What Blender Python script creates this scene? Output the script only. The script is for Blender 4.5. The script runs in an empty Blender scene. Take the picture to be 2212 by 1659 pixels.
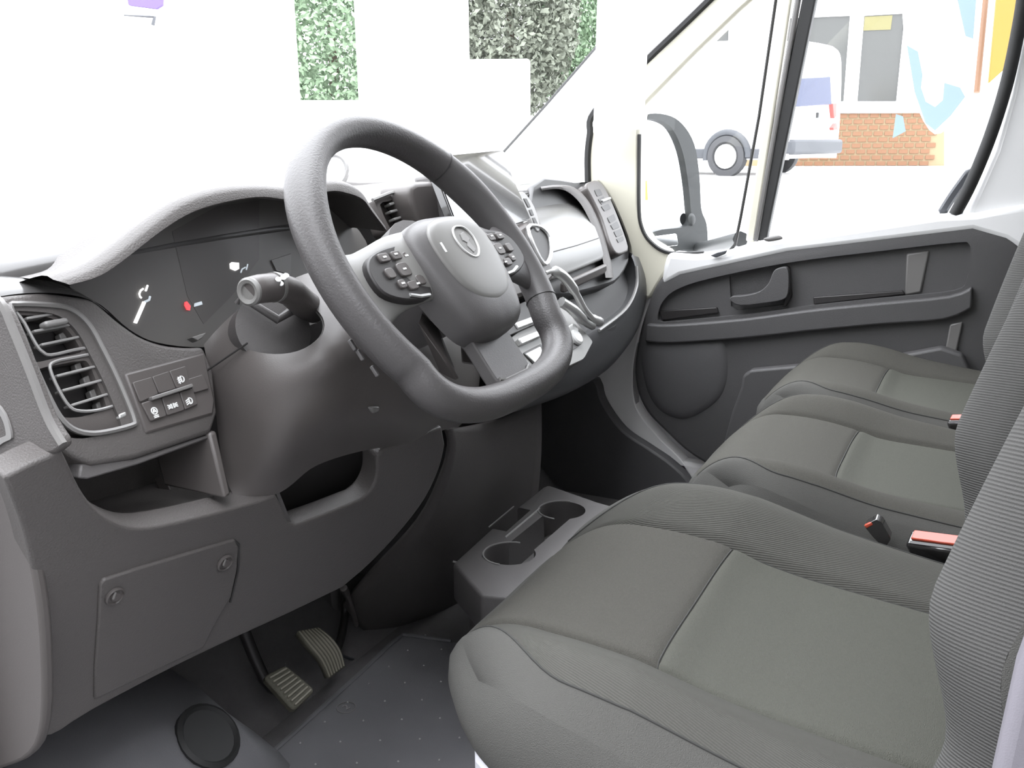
import bpy, bmesh, math, random
from mathutils import Vector as V, Matrix
random.seed(7)
S = bpy.context.scene
COL = S.collection

# ------------------------------------------------------------------ camera
IW, IH, FPX = 2212.0, 1659.0, 2000.0
_y, _p, _r = math.radians(62.9), math.radians(14.5), math.radians(-0.5)
CF = V((math.sin(_y) * math.cos(_p), math.cos(_y) * math.cos(_p), -math.sin(_p)))
_r0 = V((math.cos(_y), -math.sin(_y), 0)); _u0 = _r0.cross(CF)
CR = _r0 * math.cos(_r) + _u0 * math.sin(_r)
CU = _u0 * math.cos(_r) - _r0 * math.sin(_r)
CP = V((-1.358, -0.548, 0.933))
cam_d = bpy.data.cameras.new('camera'); cam = bpy.data.objects.new('camera', cam_d); COL.objects.link(cam)
cam.matrix_world = Matrix(((CR.x, CU.x, -CF.x, CP.x), (CR.y, CU.y, -CF.y, CP.y), (CR.z, CU.z, -CF.z, CP.z), (0, 0, 0, 1)))
cam_d.sensor_fit = 'HORIZONTAL'; cam_d.sensor_width = 36; cam_d.lens = 36 * FPX / IW
cam_d.clip_start = 0.02; cam_d.clip_end = 300
S.camera = cam

# ------------------------------------------------------------------ light
world = bpy.data.worlds.new('sky'); S.world = world; world.use_nodes = True
bg = world.node_tree.nodes['Background']
bg.inputs[0].default_value = (0.94, 0.955, 1.0, 1)
# bright overcast sky: the zenith is three times as bright as the horizon
_wt = world.node_tree; _tc = _wt.nodes.new('ShaderNodeTexCoord'); _sx = _wt.nodes.new('ShaderNodeSeparateXYZ'); _wt.links.new(_tc.outputs['Generated'], _sx.inputs[0])
_mr = _wt.nodes.new('ShaderNodeMapRange'); _mr.inputs[1].default_value = 0; _mr.inputs[2].default_value = 1; _mr.inputs[3].default_value = .72; _mr.inputs[4].default_value = 2.16
_wt.links.new(_sx.outputs['Z'], _mr.inputs[0]); _wt.links.new(_mr.outputs[0], bg.inputs[1])
S.view_settings.view_transform = 'Standard'; S.view_settings.look = 'None'
S.view_settings.gamma = 1.0; S.view_settings.use_curve_mapping = False
S.view_settings.exposure = 2.5

# ------------------------------------------------------------------ pixel of the photograph -> point on a real plane of the van
def ray(px, py): return CF + CR * ((px - IW / 2) / FPX) - CU * ((py - IH / 2) / FPX)
def Xp(px, py, x): d = ray(px, py); return CP + d * ((x - CP.x) / d.x)
def Yp(px, py, y): d = ray(px, py); return CP + d * ((y - CP.y) / d.y)
def Zp(px, py, z): d = ray(px, py); return CP + d * ((z - CP.z) / d.z)
def Dp(px, py, t): return CP + ray(px, py) * t
def Pp(px, py, pl): d = ray(px, py); return CP + d * ((pl[0] - CP).dot(pl[1]) / d.dot(pl[1]))
def yplane(y0, x0, z0, a, b): return (V((x0, y0, z0)), V((-a, 1, -b)).normalized())   # y = y0 + a(x-x0) + b(z-z0)
def shift(pl, k): return (pl[0] + pl[1] * k, pl[1])       # k > 0 is away from the seats

# ------------------------------------------------------------------ mesh helpers
def tag(o, label=None, cat=None, group=None, kind=None):
    if label: o['label'] = label
    if cat: o['category'] = cat
    if group: o['group'] = group
    if kind: o['kind'] = kind
    return o
def thing(name, label, cat, loc, group=None, kind=None):
    o = bpy.data.objects.new(name, None); o.empty_display_size = 0.05; o.location = loc; COL.objects.link(o)
    return tag(o, label, cat, group, kind)
def wloc(o):
    l = V(o.location)
    return l + wloc(o.parent) if o.parent else l
def obj(name, verts, faces, mat, parent=None, smooth=False, bevel=0, seg=2, sub=0, thick=0, off=-1, ang=35, bang=30):
    vs = [V(v) for v in verts]
    if parent is None:
        lo = V([min(v[i] for v in vs) for i in range(3)]); hi = V([max(v[i] for v in vs) for i in range(3)])
        org = V(((lo.x + hi.x) / 2, (lo.y + hi.y) / 2, lo.z))
    else:
        org = wloc(parent)
    me = bpy.data.meshes.new(name); me.from_pydata([tuple(v - org) for v in vs], [], faces)
    bm = bmesh.new(); bm.from_mesh(me); bmesh.ops.recalc_face_normals(bm, faces=bm.faces); bm.to_mesh(me); bm.free()
    o = bpy.data.objects.new(name, me); COL.objects.link(o)
    me.materials.append(M[mat] if isinstance(mat, str) else mat)
    if parent is None: o.location = org
    else: o.parent = parent
    if smooth or bevel or sub:
        me.polygons.foreach_set('use_smooth', [True] * len(me.polygons)); me.set_sharp_from_angle(angle=math.radians(ang)); me.update()
    if thick:
        m = o.modifiers.new('solid', 'SOLIDIFY'); m.thickness = thick; m.offset = off
    if bevel:
        m = o.modifiers.new('bevel', 'BEVEL'); m.width = bevel; m.segments = seg; m.limit_method = 'ANGLE'; m.angle_limit = math.radians(bang); m.harden_normals = False
    if sub:
        m = o.modifiers.new('sub', 'SUBSURF'); m.levels = sub; m.render_levels = sub
    return o
def cr(pts, n=6, closed=True):
    P = [V(p) for p in pts]; N = len(P); out = []
    rng = range(N) if closed else range(N - 1)
    for i in rng:
        if closed: a, b, c, d = P[i - 1], P[i], P[(i + 1) % N], P[(i + 2) % N]
        else: a, b, c, d = P[max(i - 1, 0)], P[i], P[i + 1], P[min(i + 2, N - 1)]
        for k in range(n):
            t = k / n
            out.append(0.5 * ((2 * b) + (c - a) * t + (2 * a - 5 * b + 4 * c - d) * t * t + (3 * b - a - 3 * c + d) * t ** 3))
    if not closed: out.append(P[-1])
    return out
def cr2(pts, n=6, closed=True): return [(p.x, p.y) for p in cr([(a, b, 0) for a, b in pts], n, closed)]
def rounded(pts, r=0.2, n=4):
    """round every corner of a 3D polygon: r is a fraction of the shorter edge"""
    P = [V(p) for p in pts]; N = len(P); out = []
    for i in range(N):
        a, b, c = P[i - 1], P[i], P[(i + 1) % N]
        L = min((a - b).length, (c - b).length) * r
        p0 = b + (a - b).normalized() * L; p1 = b + (c - b).normalized() * L
        for k in range(n + 1):
            t = k / n; out.append(p0 * (1 - t) ** 2 + b * 2 * t * (1 - t) + p1 * t * t)
    return out
def slab(name, out, vec, mat, parent=None, bevel=0, seg=2, smooth=True, ang=35):
    vec = V(vec); n = len(out); vs = [V(p) for p in out] + [V(p) + vec for p in out]
    fs = [list(range(n)), list(range(2 * n - 1, n - 1, -1))] + [[i, (i + 1) % n, n + (i + 1) % n, n + i] for i in range(n)]
    return obj(name, vs, fs, mat, parent, smooth=smooth, bevel=bevel, seg=seg, ang=ang)
def ring(name, outer, inner, vec, mat, parent=None, bevel=0, seg=2):
    vec = V(vec); n = len(outer)
    vs = [V(p) for p in outer] + [V(p) for p in inner] + [V(p) + vec for p in outer] + [V(p) + vec for p in inner]
    fs = []
    for i in range(n):
        j = (i + 1) % n
        fs += [[i, j, n + j, n + i], [2 * n + j, 2 * n + i, 3 * n + i, 3 * n + j], [j, i, 2 * n + i, 2 * n + j], [n + i, n + j, 3 * n + j, 3 * n + i]]
    return obj(name, vs, fs, mat, parent, smooth=True, bevel=bevel, seg=seg)
def inset(pts, f):
    c = sum((V(p) for p in pts), V((0, 0, 0))) / len(pts)
    return [c + (V(p) - c) * f for p in pts]
def grid(name, rows, mat, parent=None, thick=0, off=-1, closed_u=False, ang=50, caps=False):
    nr, nc = len(rows), len(rows[0]); vs = [p for r in rows for p in r]; fs = []
    for i in range(nr - 1):
        for j in range(nc if closed_u else nc - 1):
            k = (j + 1) % nc
            fs.append([i * nc + j, i * nc + k, (i + 1) * nc + k, (i + 1) * nc + j])
    if caps: fs += [list(range(nc)), list(range((nr - 1) * nc, nr * nc))]
    o = obj(name, vs, fs, mat, parent, smooth=True, thick=thick, off=off, ang=ang)
    # arc-length coordinates for woven and ribbed cloth
    uu = [[0.0] * nc for _ in range(nr)]; vv = [[0.0] * nc for _ in range(nr)]
    mr, mc = nr // 2, nc // 2
    for i in range(nr):
        for j in range(1, nc): uu[i][j] = uu[i][j - 1] + (V(rows[mr][j]) - V(rows[mr][j - 1])).length
    for j in range(nc):
        for i in range(1, nr): vv[i][j] = vv[i - 1][j] + (V(rows[i][mc]) - V(rows[i - 1][mc])).length
    uvl = o.data.uv_layers.new(name='cloth')
    for lp_ in o.data.loops:
        k = lp_.vertex_index; uvl.data[lp_.index].uv = (uu[k // nc][k % nc], vv[k // nc][k % nc])
    return o
def loft(name, rows, mat, parent=None, nu=5, nv=5, thick=0, off=-1, closed_u=False, caps=False, ang=50):
    R = [cr(r, nu, closed_u) for r in rows]; cols = len(R[0])
    C = [cr([r[j] for r in R], nv, False) for j in range(cols)]
    rows2 = [[C[j][i] for j in range(cols)] for i in range(len(C[0]))]
    return grid(name, rows2, mat, parent, thick, off, closed_u, ang, caps)
def frames(pts, closed):
    N = len(pts); T = []
    for i in range(N):
        a = pts[i - 1] if (closed or i > 0) else pts[i]; b = pts[(i + 1) % N] if (closed or i < N - 1) else pts[i]
        T.append((b - a).normalized())
    up = V((0, 0, 1)) if abs(T[0].z) < 0.9 else V((1, 0, 0)); fr = []
    x = T[0].cross(up).normalized()
    for t in T:
        x = (x - t * x.dot(t)).normalized(); fr.append((x, t.cross(x)))
    return fr
def tube(name, pts, r, mat, parent=None, seg=10, closed=False, flat=1.0, caps=True):
    pts = [V(p) for p in pts]; N = len(pts); fr = frames(pts, closed); rows = []
    for i, p in enumerate(pts):
        ri = r[i] if isinstance(r, (list, tuple)) else r
        rows.append([p + fr[i][0] * math.cos(2 * math.pi * k / seg) * ri + fr[i][1] * math.sin(2 * math.pi * k / seg) * ri * flat for k in range(seg)])
    if closed: rows.append(rows[0])
    return grid(name, rows, mat, parent, closed_u=True, caps=caps and not closed)
def obox(name, c, ax, half, mat, parent=None, bevel=0, seg=2):
    ax = [V(a).normalized() for a in ax]; vs = []
    for sx in (-1, 1):
        for sy in (-1, 1):
            for sz in (-1, 1): vs.append(V(c) + ax[0] * sx * half[0] + ax[1] * sy * half[1] + ax[2] * sz * half[2])
    fs = [[0, 1, 3, 2], [4, 6, 7, 5], [0, 4, 5, 1], [2, 3, 7, 6], [0, 2, 6, 4], [1, 5, 7, 3]]
    return obj(name, vs, fs, mat, parent, bevel=bevel, seg=seg)
def box(name, lo, hi, mat, parent=None, bevel=0, seg=2):
    c = [(a + b) / 2 for a, b in zip(lo, hi)]; h = [abs(b - a) / 2 for a, b in zip(lo, hi)]
    return obox(name, c, ((1, 0, 0), (0, 1, 0), (0, 0, 1)), h, mat, parent, bevel, seg)
def lathe(name, c, axis, prof, mat, parent=None, seg=24, ang=40):
    axis = V(axis).normalized(); u = axis.cross(V((0, 0, 1)) if abs(axis.z) < .9 else V((1, 0, 0))).normalized(); w = axis.cross(u)
    rows = [[V(c) + axis * h + (u * math.cos(2 * math.pi * k / seg) + w * math.sin(2 * math.pi * k / seg)) * r for k in range(seg)] for r, h in prof]
    return grid(name, rows, mat, parent, closed_u=True, caps=True, ang=ang)
def bar(name, a, b, w, h, up, mat, parent=None, bevel=0):
    a, b = V(a), V(b); t = (b - a).normalized(); up = V(up); s = t.cross(up).normalized(); up = s.cross(t)
    return obox(name, (a + b) / 2, (t, s, up), ((b - a).length / 2, w / 2, h / 2), mat, parent, bevel)
def cut(o, *cutters):
    for c in cutters:
        m = o.modifiers.new('cut', 'BOOLEAN'); m.object = c; m.operation = 'DIFFERENCE'; m.solver = 'EXACT'
    bpy.context.view_layer.update(); dg = bpy.context.evaluated_depsgraph_get()
    me = bpy.data.meshes.new_from_object(o.evaluated_get(dg)); me.name = o.name
    o.modifiers.clear(); o.data = me
    me.polygons.foreach_set('use_smooth', [True] * len(me.polygons)); me.set_sharp_from_angle(angle=math.radians(32)); me.update()
    for c in cutters: bpy.data.objects.remove(c, do_unlink=True)
    return o
def dome(name, out, n, h, mat, parent=None, rings=7, power=2.2, skirt=0.0, center=None):
    n = V(n).normalized(); c = center or sum((V(p) for p in out), V((0, 0, 0))) / len(out); rows = []
    if skirt: rows.append([V(p) - n * skirt for p in out])
    for k in range(rings + 1):
        s = math.cos(k / rings * math.pi / 2 * 0.985); hh = h * (1 - s ** power) ** (1 / power)
        rows.append([c + (V(p) - c) * s + n * hh for p in out])
    return grid(name, rows, mat, parent, closed_u=True, caps=True, ang=60)

# ------------------------------------------------------------------ materials
M = {}
def mat(name, col, rough=.55, spec=.5, metal=0, bump=0, bscale=900, var=0, vscale=8, coat=0, rib=None, emit=0, det=2):
    m = bpy.data.materials.new(name); m.use_nodes = True; nt = m.node_tree; N = nt.nodes; L = nt.links
    b = N['Principled BSDF']; b.inputs['Base Color'].default_value = (*col, 1); b.inputs['Roughness'].default_value = rough
    b.inputs['Specular IOR Level'].default_value = spec; b.inputs['Metallic'].default_value = metal; b.inputs['Coat Weight'].default_value = coat
    if emit: b.inputs['Emission Color'].default_value = (*col, 1); b.inputs['Emission Strength'].default_value = emit
    tc = N.new('ShaderNodeTexCoord'); last = None
    if bump:
        nz = N.new('ShaderNodeTexNoise'); nz.inputs['Scale'].default_value = bscale; nz.inputs['Detail'].default_value = det; L.new(tc.outputs['Object'], nz.inputs['Vector'])
        bp = N.new('ShaderNodeBump'); bp.inputs['Strength'].default_value = bump; bp.inputs['Distance'].default_value = .0012
        L.new(nz.outputs['Fac'], bp.inputs['Height']); last = bp
    colsock = None
    if var:
        n2 = N.new('ShaderNodeTexNoise'); n2.inputs['Scale'].default_value = vscale; n2.inputs['Detail'].default_value = 5; L.new(tc.outputs['Object'], n2.inputs['Vector'])
        mx = N.new('ShaderNodeMixRGB'); mx.inputs[1].default_value = (*[c * (1 - var) for c in col], 1); mx.inputs[2].default_value = (*[min(1, c * (1 + var)) for c in col], 1)
        L.new(n2.outputs['Fac'], mx.inputs[0]); colsock = mx.outputs[0]
    if rib:
        (dx, dy, dz), per, depth, cv = rib
        dt = N.new('ShaderNodeVectorMath'); dt.operation = 'DOT_PRODUCT'; dt.inputs[1].default_value = V((dx, dy, dz)).normalized(); L.new(tc.outputs['UV'], dt.inputs[0])
        mu = N.new('ShaderNodeMath'); mu.operation = 'MULTIPLY'; mu.inputs[1].default_value = 2 * math.pi / per; L.new(dt.outputs['Value'], mu.inputs[0])
        sn = N.new('ShaderNodeMath'); sn.operation = 'SINE'; L.new(mu.outputs[0], sn.inputs[0])
        mr = N.new('ShaderNodeMapRange'); mr.inputs[1].default_value = -1; mr.inputs[2].default_value = 1; L.new(sn.outputs[0], mr.inputs[0])
        bp = N.new('ShaderNodeBump'); bp.inputs['Strength'].default_value = depth; bp.inputs['Distance'].default_value = .001; L.new(mr.outputs[0], bp.inputs['Height'])
        if last: L.new(last.outputs['Normal'], bp.inputs['Normal'])
        last = bp
        mx = N.new('ShaderNodeMixRGB'); mx.inputs[1].default_value = (*[c * (1 - cv) for c in col], 1); mx.inputs[2].default_value = (*[c * (1 + cv) for c in col], 1)
        L.new(mr.outputs[0], mx.inputs[0]); colsock = mx.outputs[0]
    if colsock: L.new(colsock, b.inputs['Base Color'])
    if last: L.new(last.outputs['Normal'], b.inputs['Normal'])
    M[name] = m; return m
mat('plastic_top', (.075, .073, .072), .2, bump=.05, bscale=400)
mat('plastic', (.081, .0745, .0715), .5, bump=.5, bscale=520, var=.06)
mat('plastic_smooth', (.080, .072, .069), .42, bump=.12, bscale=900)
mat('glove_plastic', (.12, .118, .114), .26, spec=.8, bump=.06, bscale=500)
mat('plastic_dark', (.085, .080, .079), .5, bump=.3, bscale=600)
mat('plastic_black', (.024, .022, .022), .45)
mat('trim_line', (.16, .155, .15), .35)
mat('vent_metal', (.22, .215, .21), .35)
mat('gloss_black', (.020, .019, .019), .12, spec=.9, coat=.8)
mat('rim_leather', (.070, .066, .066), .45, bump=.35, bscale=420)
mat('hub_plastic', (.085, .081, .081), .42, bump=.15, bscale=700)
mat('hub_trim', (.16, .157, .15), .38)
mat('silver', (.62, .62, .61), .28, metal=.6)
mat('icon_white', (.75, .75, .74), .5)
mat('fabric', (.084, .085, .073), .95, spec=.15, bump=1.0, bscale=1100, var=.12, vscale=420)
mat('fabric_rib', (.074, .073, .066), .95, spec=.15, bump=.4, bscale=1200, rib=((1, .25, 0), .0028, .6, .15))
mat('fabric_rib_back', (.085, .084, .081), .95, spec=.15, bump=.4, bscale=1200, rib=((.35, 1, 0), .0028, .5, .12))
mat('fabric_thigh', (.070, .068, .060), .95, spec=.15, bump=1.0, bscale=1000, var=.16, vscale=420)
mat('fabric_side', (.072, .070, .065), .95, spec=.15, bump=.4, bscale=1200, rib=((1, .1, 0), .0020, .2, .06))
mat('seam', (.030, .030, .028), .9)
mat('fabric_plain', (.076, .075, .070), .95, spec=.15, bump=.8, bscale=1100)
mat('carpet', (.135, .13, .13), .95, spec=.1, bump=1, bscale=700, var=.15, vscale=30)
mat('rubber', (.125, .124, .130), .6, bump=.4, bscale=500, var=.12, vscale=14)
mat('rubber_nub', (.33, .33, .32), .6)
mat('pedal_rubber', (.082, .078, .058), .7, bump=.6, bscale=300, var=.25, vscale=40)
mat('pedal_edge', (.22, .205, .165), .55)
mat('base_grey', (.46, .46, .49), .45)
mat('side_grey', (.20, .19, .215), .5, bump=.2)
mat('pillar_beige', (.64, .62, .52), .55, bump=.1)
mat('firewall', (.34, .33, .33), .9)
mat('shell_dark', (.058, .058, .060), .42, bump=.2, bscale=500)
mat('shelf_dark', (.045, .044, .045), .5, bump=.2)
mat('body_grey', (.80, .79, .78), .5)
mat('white_paint', (.80, .80, .80), .3, coat=.3)
mat('seal', (.02, .02, .02), .6)
mat('roof_lining', (.55, .55, .52), .9)
mat('door_card', (.076, .074, .075), .55, bump=.45, bscale=520)
mat('door_dark', (.080, .078, .080), .55, bump=.35, bscale=520)
mat('buckle_red', (.42, .07, .04), .18)
mat('gauge_white', (.9, .9, .9), .5, emit=.35)
mat('gauge_grey', (.42, .46, .50), .5, emit=.18)
mat('gauge_red', (.75, .06, .07), .5, emit=.25)
mat('cluster_face', (.130, .124, .117), .35)
mat('cluster_panel', (.105, .098, .094), .3)
mat('mirror_glass', (.92, .93, .94), .02, metal=1)
mat('white_translucent', (.90, .90, .90), .7)
mat('ground_concrete', (.74, .73, .72), .9, var=.08, vscale=.6)
mat('brick', (.175, .088, .047), .85, var=.2, vscale=3)
mat('mortar', (.25, .185, .11), .9)
mat('facade', (.78, .78, .78), .8)
mat('pane', (.072, .073, .070), .15)
mat('pane_yellow', (.16, .145, .06), .5)
mat('blue_glass', (.018, .026, .070), .25)
mat('tail_red', (.65, .06, .05), .3)
mat('tyre', (.045, .045, .048), .8)
mat('mirror_black', (.022, .024, .025), .5)
mat('bumper_grey', (.050, .053, .060), .6)
mat('leaf_a', (.19, .27, .17), .7, var=.5, vscale=3)
mat('leaf_b', (.14, .155, .12), .7, var=.5, vscale=3)
mat('bark', (.09, .07, .05), .9)
mat('flag_blue', (.115, .160, .185), .8)
mat('flag_white', (.86, .86, .88), .8)
mat('yellow', (.22, .115, .007), .7)
mat('pipe_orange', (.15, .075, .038), .6)
mat('lavender', (.105, .07, .18), .7)
mat('dim_bounce_grey', (.11, .11, .11), .9, bump=.4, bscale=60)
mat('shade_wall_grey', (.18, .18, .18), .9, bump=.3, bscale=20)
mat('amber', (.75, .35, .06), .4)
gl = bpy.data.materials.new('clear_glass'); gl.use_nodes = True; nt = gl.node_tree; nt.nodes.clear()
_o = nt.nodes.new('ShaderNodeOutputMaterial'); _t = nt.nodes.new('ShaderNodeBsdfTransparent'); _g = nt.nodes.new('ShaderNodeBsdfGlossy'); _m = nt.nodes.new('ShaderNodeMixShader'); _f = nt.nodes.new('ShaderNodeValue'); _f.outputs[0].default_value = .025
_g.inputs['Roughness'].default_value = .02; _t.inputs[0].default_value = (.94, .95, .95, 1)
nt.links.new(_f.outputs[0], _m.inputs[0]); nt.links.new(_t.outputs[0], _m.inputs[1]); nt.links.new(_g.outputs[0], _m.inputs[2]); nt.links.new(_m.outputs[0], _o.inputs[0]); M['clear_glass'] = gl

_pb = M['white_translucent'].node_tree; _pp = _pb.nodes['Principled BSDF']; _tr = _pb.nodes.new('ShaderNodeBsdfTranslucent'); _tr.inputs[0].default_value = (.9, .9, .92, 1)
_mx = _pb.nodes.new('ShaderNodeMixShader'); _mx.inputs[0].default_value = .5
_pb.links.new(_pp.outputs[0], _mx.inputs[1]); _pb.links.new(_tr.outputs[0], _mx.inputs[2]); _pb.links.new(_mx.outputs[0], _pb.nodes['Material Output'].inputs[0])  # made translucent so the sheet for the overexposed band renders white
# ================================================================== THE VAN'S SHELL
def struct(o): o['kind'] = 'structure'; return o
# floor: flat pan, toe board rising to the firewall, wheel arch
fl = struct(thing('floor', None, None, (0, -.2, 0)))
box('floor_pan', (-.93, -1.05, -.05), (.93, .42, 0), 'carpet', fl)
grid('toe_board', [[V((x, y, z)) for x in (-.9, -.3, .3, .9)] for y, z in ((.40, -.01), (.46, .02), (.60, .16), (.74, .40), (.78, .62))], 'carpet', fl, thick=.03, off=1)
# arch of the front wheel beside the pedals
rows = []
for i in range(13):
    a = math.pi * i / 12
    rows.append([V((x, .60 - .30 * math.cos(a) , -.02 + h * math.sin(a))) for x, h in ((-.92, .24), (-.62, .23), (-.47, .19), (-.42, .10), (-.41, 0))])
grid('wheel_arch', rows, 'rubber', fl)
from mathutils.bvhtree import BVHTree
_av = BVHTree.FromPolygons([v for r in rows for v in r], [[i * 5 + j, i * 5 + j + 1, i * 5 + j + 6, i * 5 + j + 5] for i in range(12) for j in range(4)])
_gh = _av.ray_cast(CP, ray(450, 1590).normalized()); _gn = _gh[1] if _gh[1].z > 0 else -_gh[1]
lathe('grommet', _gh[0], _gn, [(.050, -.02), (.050, .003), (.044, .007), (.040, .002), (.001, .002)], 'seal', fl)
box('door_sill', (-.97, -.62, -.06), (-.90, .55, .03), 'plastic_dark', fl, bevel=.01)
# roof, bulkhead, left side
ce = struct(thing('ceiling', None, None, (0, -.5, 1.55)))
grid('roof_lining', [[V((x, y, 1.56 + .05 * (1 - (x / .95) ** 2))) for x in (-.92, -.6, -.2, .2, .6, .92)] for y in (-1.06, -.6, -.2, -.12)], 'roof_lining', ce, thick=.04, off=1)
bk = struct(obj('wall_rear', [(-.95, -1.06, -.05), (.95, -1.06, -.05), (.95, -1.06, 1.6), (-.95, -1.06, 1.6)], [[0, 1, 2, 3]], 'base_grey', None, thick=.03))
wl = struct(thing('wall_left', None, None, (-.93, -.8, 0)))
box('rear_pillar', (-.96, -.97, -.05), (-.90, -.72, 1.58), 'white_paint', wl, bevel=.02)
tube('front_pillar', [(-.90, .60, .0), (-.90, .58, .55), (-.90, .50, .86), (-.90, .36, 1.02), (-.86, .10, 1.26), (-.82, -.16, 1.52)], [.05, .05, .05, .04, .04, .04], 'pillar_beige', wl, seg=8)
box('roof_rail', (-.95, -.97, 1.50), (-.86, -.14, 1.60), 'white_paint', wl, bevel=.02)

# right side of the body: front pillar, painted strip below it, rear pillar
wr = struct(thing('wall_right', None, None, (.93, 0, 0)))
def xs(pts, x): return [Xp(a, b, x) for a, b in pts]
L_ = [V((.885, .40, .78)), V((.885, .385, .90)), Xp(1274, 300, .885), Xp(1284, 240, .885), Xp(1395, 130, .885), Xp(1530, 0, .885), V((.885, -.28, 1.57))]
R_ = [V((.885, -.43, 1.57)), Xp(1600, 22, .885), Xp(1500, 118, .885), Xp(1395, 225, .885), Xp(1383, 245, .885), Xp(1380, 300, .885), Xp(1379, 440, .885), Xp(1385, 490, .885), Xp(1405, 522, .885), Xp(1445, 546, .885), Xp(1440, 585, .885), Xp(1405, 645, .885), Xp(1335, 645, .885), V((.885, .42, .62))]
slab('front_pillar', L_ + R_, (.06, 0, 0), 'pillar_beige', wr, bevel=.008)
tube('windscreen_seal', cr([Xp(1270, 400, .884), Xp(1269, 340, .884), Xp(1274, 290, .884), Xp(1285, 240, .884), Xp(1395, 131, .884), Xp(1530, 1, .884), V((.884, -.27, 1.56))], 5, False), .009, 'seal', wr, seg=6)
pb = cr2([(1250, 660), (1405, 630), (1396, 660), (1378, 730), (1366, 805), (1374, 880), (1420, 942), (1470, 992), (1508, 1050), (1560, 1180), (1400, 1100), (1250, 900)], 5)
slab('pillar_base', xs(pb, .90), (.05, 0, 0), 'body_grey', wr, bevel=.004)
box('sill_panel', (.90, -.60, -.05), (.95, .40, .12), 'body_grey', wr, bevel=.01)
ws = [(1130, 815), (1285, 820)] + cr2([(1293, 838), (1303, 872), (1345, 930), (1400, 968), (1450, 1003), (1492, 1050), (1530, 1160)], 4, False) + [(1130, 1160)]
slab('footwell_lining', xs(ws, .86), (.04, 0, 0), 'door_dark', wr, bevel=.006)
slab('rear_pillar', xs([(2130, 815), (2150, 760), (2215, 560), (2240, 300), (2260, -60), (2500, -60), (2500, 980), (2130, 980)], .945), (.05, 0, 0), 'pillar_beige', wr, bevel=.006)
box('roof_rail', (.86, -.97, 1.50), (.95, -.25, 1.60), 'white_paint', wr, bevel=.02)
box('rear_side', (.93, -.97, -.05), (.97, -.70, 1.58), 'base_grey', wr)
box('kick_panel', (.905, .24, -.05), (.93, .80, .60), 'firewall', wr)
box('kick_panel', (-.93, .30, -.05), (-.89, .80, .86), 'plastic_dark', wl)
# cowl wall under the windscreen
cw = struct(box('wall_front', (-.92, .78, -.05), (.92, .82, .84), 'firewall', None))

# glass
def pane(name, pts, vec, label):
    o = slab(name, pts, vec, 'clear_glass', None, smooth=False); o['kind'] = 'structure'; return o
bot = [V((-.88, .52, .90)), V((-.6, .80, .87)), V((-.2, .93, .86)), V((.2, .93, .86)), V((.6, .80, .87)), V((.885, .44, .90))]
top = [V((-.80, -.17, 1.54)), V((-.5, -.08, 1.57)), V((-.17, -.04, 1.58)), V((.17, -.04, 1.58)), V((.5, -.08, 1.57)), V((.86, -.27, 1.55))]
w1 = loft('window_1', [bot, [a.lerp(b, .5) + V((0, .05, .05)) for a, b in zip(bot, top)], top], 'clear_glass', None, 3, 4); w1['kind'] = 'structure'
pane('window_2', xs([(1660, 525), (1830, 497), (2078, 462), (2110, 395), (2160, 280), (2200, 120), (2225, -80), (1770, -80)], .925), (.004, 0, 0), None)
pane('window_3', xs([(1382, 300), (1381, 440), (1387, 490), (1407, 522), (1447, 545), (1545, 545), (1590, 532), (1668, 0), (1620, 20), (1500, 120), (1397, 225)], .92), (.004, 0, 0), None)

# passenger door
dr = struct(thing('door_1', None, None, (.9, -.2, .1)))
box('outer_skin', (.945, -.68, -.05), (.955, .45, .62), 'white_paint', dr)
sill_o = [(1440, 546), (1500, 550), (1560, 545), (1640, 521), (1830, 494), (2030, 464), (2110, 460), (2150, 452), (2230, 440), (2230, 560), (2170, 520), (2100, 500), (1700, 548), (1470, 598), (1425, 622), (1432, 575)]
slab('door_frame', xs(sill_o, .865), (.07, 0, 0), 'white_paint', dr, bevel=.014, seg=3)
slab('rear_frame', xs(cr2([(2086, 470), (2112, 412), (2150, 325), (2184, 205), (2212, 70), (2226, -60), (2330, -60), (2330, 470)], 1), .885), (.06, 0, 0), 'white_paint', dr, bevel=.01)
tube('window_seal', cr(xs([(2062, 464), (2098, 395), (2140, 292), (2176, 175), (2204, 40), (2218, -60)], .878), 5, False), .013, 'seal', dr, seg=8, flat=.7)
tube('inner_guide', cr(xs([(2032, 464), (2060, 420), (2100, 365)], .915), 5, False), [.002] + [.010] * 9 + [.003], 'bumper_grey', dr, seg=6)
bar('window_divider', Xp(1644, 519, .905), Xp(1766, -80, .905), .03, .028, (1, 0, 0), 'seal', dr, bevel=.004)
bar('divider_trim', Xp(1622, 522, .90), Xp(1713, -80, .90), .022, .022, (1, 0, 0), 'pillar_beige', dr, bevel=.005)
bar('divider_cover', Xp(1633, 521, .896), Xp(1738, -80, .896), .012, .02, (1, 0, 0), 'trim_line', dr, bevel=.004)
tube('quarter_seal', [Xp(1578, 540, .905), Xp(1588, 528, .905), Xp(1600, 470, .905), Xp(1640, 250, .905), Xp(1682, -40, .905)], .004, 'seal', dr, seg=6)
tube('quarter_window_seal', cr(xs([(1381, 290), (1380, 440), (1386, 490), (1406, 523), (1446, 546), (1520, 546)], .884), 5, False), .005, 'seal', dr, seg=6)
slab('lock_button', xs([(1535, 552), (1550, 545), (1572, 540), (1568, 548), (1548, 556)], .863), (-.006, 0, 0), 'bumper_grey', dr, bevel=.002)
dome('tweeter_plug', cr(xs([(1650, 515), (1680, 508), (1690, 516), (1660, 522)], .864), 4), (-1, 0, 0), .004, 'trim_line', dr, rings=3)
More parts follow.
